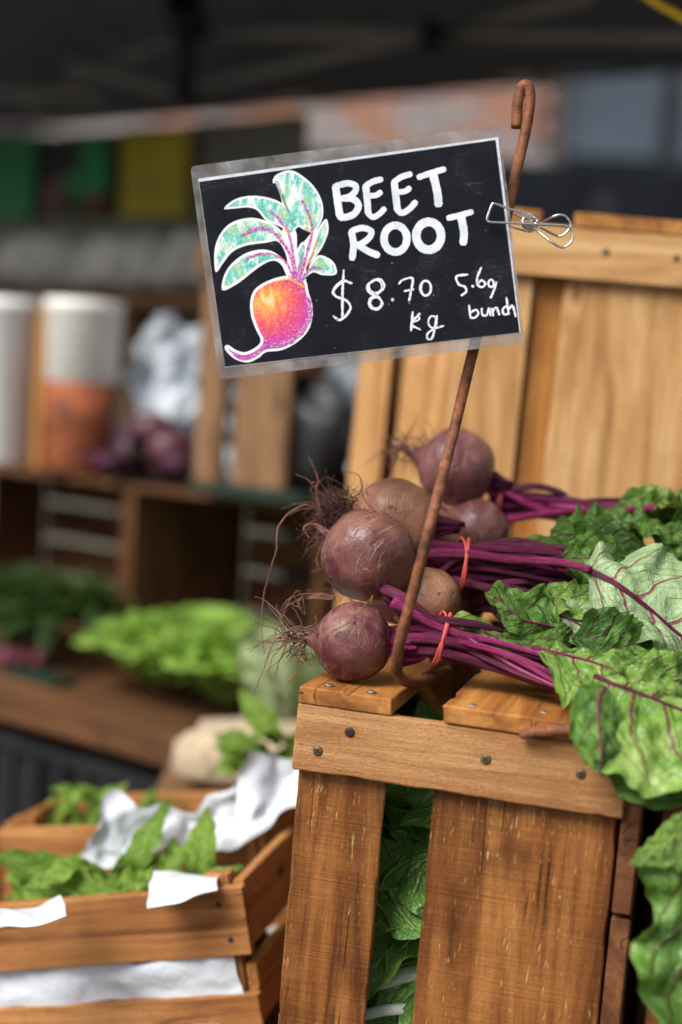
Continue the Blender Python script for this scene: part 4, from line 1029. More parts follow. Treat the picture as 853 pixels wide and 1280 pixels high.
# pale blotched leaf behind
leaf(S(((684, 762, 1.57), (684, 766, 1.565), (684, 770, 1.565)), ((715, 752, 1.57), (712, 774, 1.55), (702, 794, 1.55)), ((742, 756, 1.57), (735, 788, 1.545), (722, 812, 1.54)), ((765, 780, 1.57), (755, 806, 1.545), (745, 826, 1.54)), ((775, 815, 1.56), (772, 826, 1.55), (768, 832, 1.55))),
     M['leaf_under'], B1, seed=15, ruffle=.004, rib=RB, ribr=.0013)
# spread leaf over the right slat
leaf(S(((664, 806, 1.495), (665, 809, 1.490), (672, 814, 1.485)), ((692, 806, 1.500), (695, 816, 1.480), (692, 850, 1.465)), ((730, 812, 1.500), (728, 824, 1.470), (704, 882, 1.440)), ((770, 818, 1.495), (760, 834, 1.460), (738, 872, 1.435)), ((800, 826, 1.485), (790, 846, 1.450), (770, 866, 1.435)), ((825, 850, 1.465), (820, 858, 1.445), (812, 866, 1.440))),
     M['leaf_lite'], B1, seed=18, bulge=.007, ruffle=.010, freq=5, nu=54, nv=28, rib=RB, ribr=.0022)
# wavy leaf rim rising to the right
leaf(S(((748, 850, 1.50), (750, 856, 1.49), (752, 860, 1.485)), ((785, 828, 1.51), (782, 858, 1.485), (782, 872, 1.48)), ((820, 812, 1.515), (820, 858, 1.48), (815, 880, 1.475)), ((860, 826, 1.515), (860, 862, 1.48), (860, 895, 1.47)), ((905, 835, 1.51), (905, 870, 1.48), (905, 900, 1.47)), ((950, 880, 1.49), (950, 884, 1.48), (950, 888, 1.48))),
     M['leaf'], B1, seed=21, ruffle=.012, freq=5, nu=64, nv=32, bulge=.007)
# leaf draped over the crate's front edge
leaf(S(((742, 842, 1.445), (744, 846, 1.44), (736, 856, 1.435)), ((776, 840, 1.445), (768, 856, 1.425), (712, 892, 1.395)), ((805, 844, 1.445), (792, 864, 1.42), (716, 948, 1.375)), ((832, 850, 1.44), (818, 874, 1.41), (758, 966, 1.365)), ((862, 858, 1.44), (848, 886, 1.405), (808, 990, 1.355)), ((900, 872, 1.43), (886, 900, 1.40), (858, 994, 1.35)), ((935, 890, 1.42), (925, 918, 1.39), (905, 975, 1.36)), ((965, 935, 1.39), (965, 938, 1.39), (962, 942, 1.385))),
     M['leaf_lite'], B1, seed=24, ruffle=.013, freq=5, nu=84, nv=48, rib=RB, ribr=.0030, bulge=.009)
leaf(S(((752, 852, 1.42), (756, 858, 1.41), (762, 862, 1.41)), ((722, 862, 1.41), (748, 880, 1.385), (772, 880, 1.395)), ((716, 900, 1.39), (750, 912, 1.37), (780, 908, 1.385)), ((722, 940, 1.375), (752, 942, 1.362), (776, 936, 1.375)), ((738, 958, 1.37), (750, 962, 1.365), (764, 958, 1.37)), ((752, 970, 1.37), (753, 971, 1.37), (756, 970, 1.37))), M['leaf'], B1, seed=25, ruffle=.006, freq=3, rib=RB, ribr=.0014)
# deep green leaf beneath it
leaf(S(((740, 880, 1.41), (745, 885, 1.405), (745, 890, 1.405)), ((790, 890, 1.41), (780, 925, 1.395), (752, 955, 1.385)), ((840, 910, 1.41), (815, 960, 1.385), (772, 992, 1.375)), ((880, 930, 1.41), (860, 985, 1.38), (820, 1010, 1.37)), ((920, 960, 1.40), (905, 995, 1.38), (880, 1008, 1.37)), ((950, 990, 1.39), (948, 992, 1.385), (946, 995, 1.38))), M['leaf_dark'], B1, seed=27, ruffle=.006, nu=50)
# near hanging leaf with a folded flap
leaf(S(((862, 1010, 1.38), (858, 1016, 1.375), (850, 1022, 1.37)), ((900, 1050, 1.38), (868, 1062, 1.36), (796, 1080, 1.35)), ((915, 1110, 1.37), (872, 1122, 1.355), (818, 1132, 1.35)), ((925, 1170, 1.37), (872, 1180, 1.35), (796, 1184, 1.34)), ((930, 1230, 1.36), (880, 1240, 1.345), (796, 1234, 1.34)), ((935, 1290, 1.36), (892, 1295, 1.345), (834, 1288, 1.34)), ((925, 1340, 1.36), (910, 1345, 1.35), (895, 1345, 1.35))),
     M['leaf'], B1, seed=30, ruffle=.013, freq=5, nu=74, nv=40, bulge=.009)
leaf(S(((858, 1012, 1.37), (860, 1020, 1.36), (864, 1030, 1.36)), ((832, 1028, 1.37), (842, 1050, 1.345), (860, 1080, 1.34)), ((810, 1052, 1.36), (820, 1066, 1.34), (835, 1084, 1.335)), ((785, 1078, 1.35), (787, 1080, 1.345), (790, 1083, 1.34))), M['leaf_lite'], B1, seed=33, ruffle=.004)
# back leaves of the middle and back bunches
leaf(S(((805, 662, 1.66), (805, 690, 1.65), (805, 702, 1.65)), ((778, 636, 1.68), (772, 676, 1.64), (772, 696, 1.64)), ((745, 634, 1.69), (740, 668, 1.64), (738, 690, 1.635)), ((714, 640, 1.68), (710, 668, 1.645), (708, 690, 1.64)), ((688, 660, 1.67), (687, 672, 1.66), (688, 682, 1.65))), M['leaf'], B2, seed=36, bulge=.008, ruffle=.011, rib=RB, ribr=.0016)
leaf(S(((638, 672, 1.66), (638, 677, 1.655), (640, 681, 1.65)), ((680, 668, 1.665), (680, 684, 1.645), (676, 696, 1.64)), ((725, 672, 1.665), (722, 690, 1.64), (716, 714, 1.625)), ((760, 676, 1.66), (758, 694, 1.635), (752, 708, 1.62)), ((790, 692, 1.65), (788, 698, 1.64), (785, 702, 1.63))), M['leaf_lite'], B2, seed=39, ruffle=.005, rib=RB, ribr=.0018)
leaf(S(((752, 640, 1.76), (754, 646, 1.75), (758, 652, 1.745)), ((802, 618, 1.78), (802, 640, 1.75), (802, 662, 1.73)), ((852, 614, 1.78), (852, 636, 1.74), (854, 664, 1.72)), ((902, 624, 1.77), (902, 640, 1.73), (904, 668, 1.71)), ((952, 640, 1.75), (952, 650, 1.73), (952, 660, 1.72))), M['leaf_dark'], B3, seed=42, ruffle=.010, bulge=.008)
leaf(S(((842, 652, 1.70), (842, 656, 1.69), (844, 662, 1.69)), ((877, 622, 1.72), (874, 650, 1.68), (867, 690, 1.66)), ((912, 620, 1.73), (907, 660, 1.68), (890, 706, 1.65)), ((957, 640, 1.72), (942, 680, 1.67), (924, 712, 1.65)), ((982, 690, 1.69), (977, 700, 1.67), (967, 712, 1.66))), M['leaf'], B3, seed=45, ruffle=.011, freq=5, bulge=.008)
FL = [leaf_mesh(M[k], 70 + i, .17, .11, .7, .2, ruffle=.010, freq=4, nu=30, nv=15) for i, k in enumerate(('leaf_dark', 'leaf', 'leaf_dark', 'leaf_lite'))]
rn = random.Random(77)
SL = [leaf_mesh(M[k], 170 + i, .085, .055, .9, .35, ruffle=.010, freq=4, nu=30, nv=17, bulge=.005) for i, k in enumerate(('leaf', 'leaf_lite', 'leaf', 'leaf_dark'))]
for k, (x, y, d_) in enumerate(((655, 762, 1.56), (700, 748, 1.585), (725, 700, 1.60), (735, 690, 1.63), (790, 668, 1.66), (840, 640, 1.70), (840, 668, 1.66), (740, 800, 1.52), (775, 815, 1.50), (800, 842, 1.475), (835, 835, 1.47), (830, 640, 1.72), (865, 655, 1.68), (800, 625, 1.74))):
    obj('leaf', SL[k % 4], (B1, B2, B3)[0 if y > 740 else 1 if y > 675 else 2], aim(Pt(x - 25, y, d_), V((1, rn.uniform(-.7, .1), rn.uniform(-.3, .5))), V((rn.uniform(-.4, .4), -.6, 1)), rn.uniform(-.9, .9)))
rn = random.Random(41)
for k in range(12):
    q = Pt(rn.uniform(610, 720), rn.uniform(735, 815), rn.uniform(1.63, 1.70)); obj('leaf', FL[(0, 2)[k % 2]], B4, aim(q, V((1, rn.uniform(-.2, .5), rn.uniform(-.3, .2))), V((0, -.4, 1)), rn.uniform(-.9, .9)))
rn = random.Random(12)
for k in range(20):
    q = Pt(rn.uniform(735, 960), rn.uniform(715, 850), rn.uniform(1.60, 1.78)); d = V((1, rn.uniform(-1, .3), rn.uniform(-.5, .35)))
    obj('leaf', FL[k % 3], (B4, B2, B1)[k % 3], aim(q, d, V((0, -.35, 1)), rn.uniform(-.9, .9)))
for k in range(12):
    q = Pt(rn.uniform(800, 900), rn.uniform(640, 695), rn.uniform(1.70, 1.84)); d = V((1, rn.uniform(-.7, .4), rn.uniform(-.3, .35)))
    obj('leaf', FL[(0, 1, 2, 1)[k % 4]], B3, aim(q, d, V((0, -.5, 1)), rn.uniform(-.8, .8)))
for k in range(16):
    q = Pt(rn.uniform(860, 1000), rn.uniform(700, 960), rn.uniform(1.44, 1.62)); d = V((1, rn.uniform(-.8, .2), rn.uniform(-.8, .2)))
    obj('leaf', FL[k % 4], (B1, B2)[k % 2], aim(q, d, V((0, -.5, 1)), rn.uniform(-.8, .8)))

# ---------------------------------------------------------------- rusty stake, sign and clip
DS = 1.495
st = tube('hooked_stake', [Pt(646, 160, 1.522), Pt(647, 132, 1.522), Pt(652, 110, 1.521), Pt(660, 108, 1.520), Pt(663, 124, 1.520), Pt(658, 160, 1.520), Pt(648, 205, 1.519), Pt(637, 255, 1.517), Pt(612, 360, 1.516), Pt(590, 445, 1.517), Pt(566, 545, 1.519), Pt(542, 640, dA - .075), Pt(518, 735, dA - .075), Pt(502, 795, dA - .07), Pt(496, 828, dA - .06), Pt(500, 846, dA - .042), Pt(514, 853, dA - .022), Pt(536, 849, dA + .02), Pt(560, 838, dA + .07)],
          .0054, M['rust'], None, 130, 14)
tag(st, 'rusty iron stake with a hooked top, planted among the beetroot to hold the sign', 'stake')
pS = Pt(646, 919, 1.46)
_ry = (FC.to_3x3() @ V((0, 1, 0))).normalized(); _p0 = on_plane(650, 918, FC @ V((0, -.0085, 0)), _ry); _p1 = on_plane(716, 911, FC @ V((0, -.0085, 0)), _ry)
sk2 = tube('iron_rod', [_p0, _p1, _p1 + (_p1 - _p0) * .9], lambda t: .0042 + .0012 * min(1, t * 6), M['rust'], None, 24, 12)
tag(sk2, 'short rusty rod end poking out from under the leaves on the crate edge', 'rod')

def sign():
    pc = Pt(446, 316, DS); mw = T(pc) @ CAMROT
    r = root('price_sign', mw, 'laminated black hand-lettered beetroot price sign clipped to the rusty stake', 'sign')
    k = DS / F
    def loc(x, y, z=0): return V(((x - 446) * k, (316 - y) * k, z))
    def rounded(cs, rad, n=5):
        out = []; m = len(cs)
        for i in range(m):
            a, b, c = V(cs[i - 1]), V(cs[i]), V(cs[(i + 1) % m])
            p, q = b + (a - b).normalized() * rad, b + (c - b).normalized() * rad
            for j in range(n + 1):
                t = j / n; out.append(p * (1 - t) ** 2 + b * 2 * t * (1 - t) + q * t * t)
        return out
    # laminate pouch: real thin slab
    bl = NB('laminate_film'); n = bl.noise(bl.co(), 38, 5, .6, .5); n2 = bl.noise(bl.co(scale=(1, 1, 1)), 190, 4, .7)
    col = bl.ramp(n, [(.3, (.17, .155, .13)), (.55, (.36, .355, .35)), (.75, (.52, .53, .55))])
    col = bl.mix(bl.math('MULTIPLY', bl.sstep(n2, .60, .70), .55), col, (.34, .20, .07))
    pb = bl.bsdf(col, .35, bl.bump(n, .3, .001), 0, .6, finish=False)
    tp = bl.n('BsdfTransparent'); tp.inputs[0].default_value = (.93, .93, .94, 1)
    mx = bl.n('MixShader'); bl.put(mx.inputs[0], bl.math('ADD', .06, bl.math('MULTIPLY', n, .45), clamp=True)); bl.l(tp.outputs[0], mx.inputs[1]); bl.l(pb, mx.inputs[2]); bl.l(mx.outputs[0], bl.out.inputs[0])
    def slab(name, cs, z0, z1, mat, parent, rad=0):
        pts = rounded([(x, y, 0) for x, y in cs], rad) if rad else [V((x, y, 0)) for x, y in cs]
        m = len(pts); vs = [loc(p.x, p.y, z0) for p in pts] + [loc(p.x, p.y, z1) for p in pts]
        fs = [tuple(range(m)), tuple(m + i for i in reversed(range(m)))] + [(i, m + i, m + (i + 1) % m, (i + 1) % m) for i in range(m)]
        return obj(name, mesh(vs, fs, mat), parent, mw)
    slab('laminate', [(238, 208), (625, 156.5), (656, 429), (274, 474.5)], -.0006, 0, bl.m, r, 7)
    slab('paper_backing', [(248, 223.5), (623, 171.5), (651, 416), (281.5, 459.5)], .0001, .0003, M['paper'], r)
    bc = NB('black_chalk_card'); n = bc.noise(bc.co(), 22, 6, .6, .4); sm = bc.noise(bc.co(scale=(1, 1, 1)), 75, 6, .7, 1.0)
    c = bc.ramp(n, [(.3, (.0065, .0075, .012)), (.6, (.011, .012, .018)), (.8, (.020, .021, .027))])
    c = bc.mix(bc.math('MULTIPLY', bc.sstep(sm, .62, .80), .12), c, (.24, .24, .25))
    sc1 = bc.noise(bc.co(scale=(6, 40, 1), rot=(0, 0, .5)), 6, 2, .5, 1.5)
    c = bc.mix(bc.math('MULTIPLY', bc.math('MULTIPLY', bc.sstep(bc.math('ABSOLUTE', bc.math('SUBTRACT', sc1, .5)), .012, .002), bc.sstep(n, .5, .62)), .14), c, (.4, .4, .42))
    vp = bc.n('TexVoronoi'); bc.l(bc.co(), vp.inputs['Vector']); vp.inputs['Scale'].default_value = 95
    c = bc.mix(bc.math('MULTIPLY', bc.sstep(vp.outputs['Distance'], .10, .05), bc.math('MULTIPLY', bc.sstep(sm, .52, .58), .6)), c, (.34, .32, .27))
    bc.bsdf(c, bc.math('ADD', .30, bc.math('MULTIPLY', sm, .25)), bc.bump(n, .12, .001), 0, .10)
    slab('black_card', [(249, 227.5), (619.5, 175), (649.5, 415.5), (281.5, 458.5)], .0004, .0006, bc.m, r)
    # lettering
    cp = NB('white_paint_letters'); n = cp.noise(cp.co(scale=(1, 1, 1)), 70, 5, .6)
    cp.bsdf(cp.ramp(n, [(.3, (.56, .60, .64)), (.6, (.76, .79, .82))]), .45)
    ch = NB('white_chalk'); n = ch.noise(ch.co(), 420, 4, .7)
    ch.bsdf(ch.ramp(n, [(.34, (.25, .26, .28)), (.46, (.74, .76, .80)), (.7, (.88, .90, .93))]), .8)
    lay = [0]
    def ribbon(name, pts, w, mat, parent, n=None, closed=False, wj=.1, z=.0008, seed=0, cap=True):
        lay[0] += 1; z += (lay[0] % 40) * .000012
        P3 = [V((x, y, 0)) for x, y in pts]; n = n or max(8, len(pts) * 7)
        path = catmull(P3, n, closed) if len(pts) > 2 else [P3[0].lerp(P3[1], i / (n - 1)) for i in range(n)]
        vs, fs = [], []; rn_ = random.Random(lay[0])
        for i, p in enumerate(path):
            a = path[(i - 1) % n] if closed or i else p; b = path[(i + 1) % n] if closed or i < n - 1 else p
            t = (b - a).normalized(); q = V((-t.y, t.x, 0)); ww = (w(i / (n - 1)) if callable(w) else w) / 2 * (1 + rn_.uniform(-wj, wj))
            if cap and not closed and i in (0, n - 1): ww *= .62; p = p + t * (w(0) if callable(w) else w) * .22 * (1 if i else -1)
            for s in (-1, 1): vs.append(loc(p.x + q.x * s * ww, p.y + q.y * s * ww, z))
        m = n if closed else n - 1
        for i in range(m): j = (i + 1) % n; fs.append((2 * i, 2 * j, 2 * j + 1, 2 * i + 1))
        return vs, fs
    def glyph(name, strokes, mat, org, fac, wj=.06):
        vs, fs = [], []
        for s in strokes:
            pts, w = s[0], s[1]; cl = len(s) > 2 and s[2]
            v, f = ribbon(name, [(org[0] + x / fac, org[1] + y / fac) for x, y in pts], (w / fac), mat, r, closed=cl, wj=wj)
            k0 = len(vs); vs += v; fs += [tuple(k0 + i for i in q) for q in f]
        obj(name, mesh(vs, fs, mat), r, mw)
    def ell(cx, cy, rx, ry, n=14, ph=0): return [(cx + rx * cos(2 * pi * i / n + ph), cy + ry * sin(2 * pi * i / n + ph)) for i in range(n)]
    o3, f3 = (400, 190), 4.265; G = cp.m
    glyph('letter_b', [([(84, 180), (95, 265), (108, 350)], 40), ([(84, 182), (150, 168), (190, 182), (188, 212), (155, 240), (115, 250)], 33), ([(120, 247), (178, 252), (206, 284), (188, 326), (150, 346), (108, 351)], 36)], G, o3, f3)
    glyph('letter_e', [([(330, 146), (285, 158), (246, 180)], 32), ([(244, 178), (252, 250), (258, 330)], 36), ([(258, 330), (285, 348), (318, 330), (346, 302)], 30), ([(258, 234), (298, 232), (326, 214)], 30)], G, o3, f3)
    glyph('letter_e', [([(486, 118), (435, 134), (397, 160)], 32), ([(396, 158), (405, 235), (414, 312)], 38), ([(414, 312), (440, 326), (480, 302), (512, 266)], 32), ([(412, 216), (455, 210), (480, 192)], 30)], G, o3, f3)
    glyph('letter_t', [([(524, 137), (590, 114), (666, 92)], 32), ([(604, 122), (626, 215), (633, 285)], 44)], G, o3, f3)
    glyph('letter_r', [([(168, 422), (180, 495), (172, 572)], 36), ([(168, 422), (225, 406), (272, 422), (266, 455), (225, 488), (190, 498)], 33), ([(196, 492), (258, 530), (312, 552)], 36)], G, o3, f3)
    glyph('letter_o', [(ell(403, 463, 61, 71), 40, True)], G, o3, f3)
    glyph('letter_o', [(ell(580, 448, 66, 74), 46, True)], G, o3, f3)
    glyph('letter_t', [([(682, 354), (740, 340), (812, 320)], 32), ([(752, 342), (768, 430), (764, 490)], 42)], G, o3, f3)
    o4, f4 = (400, 330), 3.281; G = ch.m
    glyph('dollar_mark', [([(132, 80), (92, 70), (56, 106), (64, 132), (108, 150), (126, 180), (104, 216), (78, 230), (56, 214)], 9), ([(98, 26), (93, 120), (93, 225)], 9), ([(90, 75), (58, 112), (70, 138)], 6)], G, o4, f4, .3)
    glyph('digit_eight', [([(228, 64), (196, 88), (204, 118), (238, 134), (256, 164), (236, 186), (206, 176), (206, 146), (240, 120), (264, 94), (252, 66), (228, 64)], 9), (ell(228, 92, 26, 26), 6, True), (ell(230, 160, 22, 22), 6, True)], G, o4, f4, .3)
    glyph('point', [(ell(298, 147, 3, 3, 8), 7, True)], G, o4, f4)
    glyph('digit_seven', [([(324, 82), (340, 66), (380, 60), (374, 110), (366, 152)], 9), ([(346, 112), (386, 104)], 8)], G, o4, f4, .3)
    glyph('digit_nought', [(ell(434, 100, 22, 30), 9, True), (ell(435, 99, 18, 31), 5, True)], G, o4, f4, .3)
    glyph('letter_k', [([(381, 196), (374, 275)], 9), ([(410, 203), (376, 246), (412, 270)], 8), ([(412, 208), (398, 214), (410, 225), (384, 240)], 6)], G, o4, f4, .3)
    glyph('letter_g', [(ell(462, 238, 17, 24), 7, True), ([(480, 212), (470, 270), (460, 304), (442, 308), (442, 286), (470, 266), (508, 254)], 8)], G, o4, f4, .3)
    glyph('digit_five', [([(606, 44), (560, 52), (570, 84), (594, 94), (600, 114), (580, 130)], 9)], G, o4, f4, .2)
    glyph('point', [(ell(627, 92, 3, 3, 8), 6, True)], G, o4, f4)
    glyph('digit_six', [([(662, 15), (646, 55), (646, 84), (664, 96), (678, 82), (664, 68), (648, 80)], 9)], G, o4, f4, .2)
    glyph('digit_nought', [(ell(702, 80, 11, 15), 8, True)], G, o4, f4, .2)
    glyph('slash_mark', [([(724, 74), (714, 108), (700, 140)], 9)], G, o4, f4, .2)
    glyph('letter_b', [([(612, 170), (618, 222)], 9), ([(618, 200), (640, 188), (650, 204), (636, 220), (618, 221)], 8)], G, o4, f4, .2)
    glyph('letter_u', [([(664, 182), (666, 208), (684, 210), (694, 182), (700, 212)], 9)], G, o4, f4, .2)
    glyph('letter_n', [([(706, 182), (711, 213)], 9), ([(709, 194), (724, 180), (736, 209)], 9)], G, o4, f4, .2)
    glyph('letter_c', [([(766, 172), (750, 186), (756, 207), (778, 203)], 9)], G, o4, f4, .2)
    glyph('letter_h', [([(765, 138), (775, 208)], 9), ([(774, 188), (790, 172), (803, 216)], 9)], G, o4, f4, .2)
    # crayon drawing of a beetroot -----------------------------------------------------------
    o1 = (230, 190); f1 = 4.265
    def poly(name, pts, mat, z, parent, inset=0, smoothn=0):
        pts = [V((o1[0] + x / f1, o1[1] + y / f1, 0)) for x, y in pts]
        if smoothn: pts = catmull(pts, smoothn, True)
        if inset:
            m = len(pts); ar = sum(pts[i].x * pts[(i + 1) % m].y - pts[(i + 1) % m].x * pts[i].y for i in range(m)); sg = 1 if ar > 0 else -1
            out = []
            for i in range(m):
                t = (pts[(i + 1) % m] - pts[i - 1]).normalized(); out.append(pts[i] + V((-t.y, t.x, 0)) * sg * inset / f1)
            pts = out
        bmn = bmesh.new(); fc = bmn.faces.new([bmn.verts.new(loc(p.x, p.y, z)) for p in pts]); bmn.normal_update()
        if fc.normal.z < 0: fc.normal_flip()
        bmesh.ops.triangulate(bmn, faces=bmn.faces[:]); me = bpy.data.meshes.new('mesh'); bmn.to_mesh(me); bmn.free(); me.materials.append(mat)
        return obj(name, me, parent, mw)
    wp = NB('white_cutout'); wp.bsdf((.80, .80, .83), .5)
    lv = [[(475, 165), (490, 125), (560, 98), (620, 120), (690, 180), (735, 260), (742, 340), (718, 400), (690, 430), (650, 420), (612, 400), (585, 415), (550, 340), (522, 262), (502, 172)],
          [(215, 302), (270, 255), (350, 235), (440, 242), (520, 272), (575, 330), (592, 420), (562, 440), (520, 402), (440, 367), (392, 312), (340, 296), (270, 302)],
          [(170, 640), (165, 520), (200, 430), (260, 375), (350, 352), (430, 365), (500, 402), (548, 462), (582, 560), (592, 650), (562, 645), (545, 548), (502, 478), (440, 484), (330, 500), (258, 534), (212, 590)],
          [(208, 738), (212, 668), (250, 602), (320, 546), (400, 522), (470, 530), (528, 570), (566, 620), (578, 685), (550, 662), (520, 602), (480, 580), (430, 596), (370, 637), (290, 700)],
          [(760, 358), (771, 420), (742, 500), (702, 560), (662, 604), (652, 590), (690, 520), (702, 450), (722, 400)],
          [(628, 690), (655, 640), (680, 590), (720, 552), (770, 566), (806, 600), (811, 652), (740, 657), (692, 642), (652, 668)],
          [(608, 610), (600, 540), (630, 482), (656, 502), (650, 562), (626, 640)],
          [(545, 400), (598, 425), (606, 520), (640, 480), (690, 425), (716, 425), (682, 545), (652, 622), (645, 706), (576, 700), (560, 570), (520, 450)]]
    body = [(x, y + 597) for x, y in [(535, 65), (450, 90), (380, 135), (355, 200), (360, 280), (385, 350), (410, 405), (390, 440), (330, 470), (280, 460), (235, 432), (218, 450), (250, 490), (290, 515), (345, 525), (400, 500), (440, 470), (520, 460), (600, 420), (660, 360), (685, 290), (685, 220), (665, 150), (655, 100), (640, 80), (600, 68)]]
    dr = obj('beet_drawing', mesh([loc(330, 300, .00061), loc(331, 300, .00061), loc(331, 301, .00061)], [(0, 2, 1)], wp.m), r, mw)
    for i, l in enumerate(lv): poly('cutout', l, wp.m, .00070 + i * .000014, dr, smoothn=90)
    poly('cutout', body, wp.m, .00070 + 9 * .000014, dr, smoothn=140)
    cl = NB('crayon_leaf'); n = cl.noise(cl.co(scale=(1, .45, 1), rot=(0, 0, .6)), 150, 5, .65, .6); n2 = cl.noise(cl.co(), 700, 3, .7); n3 = cl.noise(cl.co(), 60, 3, .6)
    c = cl.ramp(n3, [(.36, (.02, .40, .30)), (.48, (.06, .50, .42)), (.58, (.30, .52, .18)), (.70, (.14, .55, .52))])
    c = cl.mix(cl.sstep(n, .46, .62), c, (.72, .80, .79)); c = cl.mix(cl.math('MULTIPLY', cl.sstep(n2, .52, .62), .55), c, (.8, .82, .82)); cl.bsdf(c, .6)
    cv = list(lv[:7])
    cv[2] = [(178, 615), (174, 520), (205, 438), (262, 386), (350, 364), (430, 376), (498, 412), (530, 450), (498, 466), (438, 472), (330, 488), (256, 520), (210, 570)]
    cv[3] = [(220, 718), (222, 668), (256, 610), (322, 558), (400, 534), (468, 542), (510, 566), (478, 572), (428, 584), (366, 624), (288, 686)]
    for i, l in enumerate(cv): poly('crayon_leaf', l, cl.m, .00086 + i * .000014, dr, 3 if i in (2, 3) else 11, 90)
    cb = NB('crayon_root'); tc = cb.n('TexCoord').outputs['Object']; sp = cb.n('SeparateXYZ'); cb.l(tc, sp.inputs[0])
    def pxd(zx, zy): return loc(o1[0] + zx / f1, o1[1] + zy / f1)
    def dist(p, rad):
        vm = cb.n('VectorMath', operation='DISTANCE'); cb.l(tc, vm.inputs[0]); vm.inputs[1].default_value = p
        return cb.math('DIVIDE', vm.outputs['Value'], rad * k / f1)
    n = cb.noise(cb.co(scale=(1, .4, 1), rot=(0, 0, .8)), 170, 5, .65, .6); n2 = cb.noise(cb.co(), 700, 3, .7)
    df = cb.math('ADD', dist(pxd(450, 790), 330), cb.math('MULTIPLY', cb.math('SUBTRACT', n, .5), .7))
    c = cb.ramp(df, [(.02, (.82, .60, .30)), (.12, (.84, .40, .03)), (.24, (.80, .17, .06)), (.40, (.70, .055, .09)), (.58, (.58, .03, .20)), (.78, (.42, .02, .36))])
    c = cb.mix(cb.math('MULTIPLY', cb.sstep(n2, .54, .63), .42), c, (.85, .62, .62)); cb.bsdf(c, .6)
    poly('crayon_root', body, cb.m, .00100, dr, 15, 140)
    cm = NB('crayon_magenta'); n2 = cm.noise(cm.co(), 650, 3, .7); cm.bsdf(cm.mix(cm.sstep(n2, .5, .6), (.42, .02, .30), (.75, .5, .70)), .6)
    co_ = NB('crayon_orange'); n2 = co_.noise(co_.co(), 650, 3, .7); co_.bsdf(co_.mix(co_.sstep(n2, .5, .6), (.70, .22, .03), (.82, .6, .4)), .6)
    for pts, w, mt in (([(600, 695), (585, 560), (556, 430), (500, 350), (455, 315)], 13, cm), ([(596, 695), (572, 560), (500, 450), (430, 408), (370, 415), (310, 445)], 16, cm), ([(590, 690), (545, 590), (470, 545), (390, 548), (320, 580)], 10, cm),
                       ([(612, 695), (650, 560), (682, 430), (668, 340), (630, 260)], 12, cm), ([(625, 695), (655, 640), (690, 615), (735, 620)], 12, cm), ([(606, 690), (612, 620), (632, 540)], 8, cm), ([(650, 620), (690, 530), (712, 460)], 8, co_), ([(610, 700), (600, 660), (585, 640)], 22, cm), ([(600, 700), (560, 660)], 8, cm),
                       ([(560, 440), (540, 395)], 8, co_), ([(680, 430), (645, 410)], 8, co_), ([(262, 1075), (300, 1100), (350, 1098), (400, 1066), (440, 1020), (430, 1000)], 11, cm), ([(470, 1035), (560, 1010), (640, 940), (670, 860), (660, 780)], 26, cm), ([(500, 690), (570, 680), (640, 720)], 14, co_)):
        v, f = ribbon('crayon_stroke', [(o1[0] + x / f1, o1[1] + y / f1) for x, y in pts], w / f1, mt.m, dr, wj=.4, z=.00104)
        obj('crayon_stroke', mesh(v, f, mt.m), dr, mw)
    return r
sign()

def clip():
    o5, f5 = (590, 90), 5.567
    r = root('wire_peg', T(Pt(664, 277, 1.49)), 'bright steel wire clothes peg gripping the sign and the stake', 'clip')
    def wp(pts): return [Pt(o5[0] + x / f5, o5[1] + y / f5, d) for x, y, d in pts]
    f_, b_ = 1.487, 1.5275
    tube('wire_jaw', wp([(462, 1035, 1.50), (440, 1000, f_), (380, 985, f_), (270, 955, f_), (165, 918, f_), (140, 925, f_), (108, 1010, f_), (110, 1035, f_), (135, 1045, f_), (300, 1052, f_), (450, 1060, f_), (640, 1070, f_), (690, 1095, f_), (703, 1130, f_), (690, 1185, f_), (640, 1220, f_), (600, 1212, f_), (550, 1180, f_), (430, 1085, 1.495)]), .0012, M['wire'], r, 110, 8)
    tube('wire_jaw', wp([(420, 1040, 1.505), (350, 1015, b_), (262, 975, b_), (235, 985, b_), (228, 1040, b_), (250, 1065, b_), (300, 1085, b_), (400, 1110, b_), (430, 1098, 1.515), (455, 1055, 1.51), (540, 1018, b_), (605, 994, b_), (655, 1005, b_), (685, 1050, b_), (680, 1090, b_), (630, 1138, b_), (580, 1135, b_), (470, 1078, 1.51)]), .0012, M['wire'], r, 100, 8)
    hx = []
    for i in range(60):
        a = i / 60 * 2 * pi * 4; d = 1.488 + .036 * i / 60
        hx.append((405 + 52 * cos(a), 1030 + 34 * sin(a) + i * .6, d))
    tube('coil_spring', wp(hx), .0012, M['wire'], r, 120, 8)
clip()

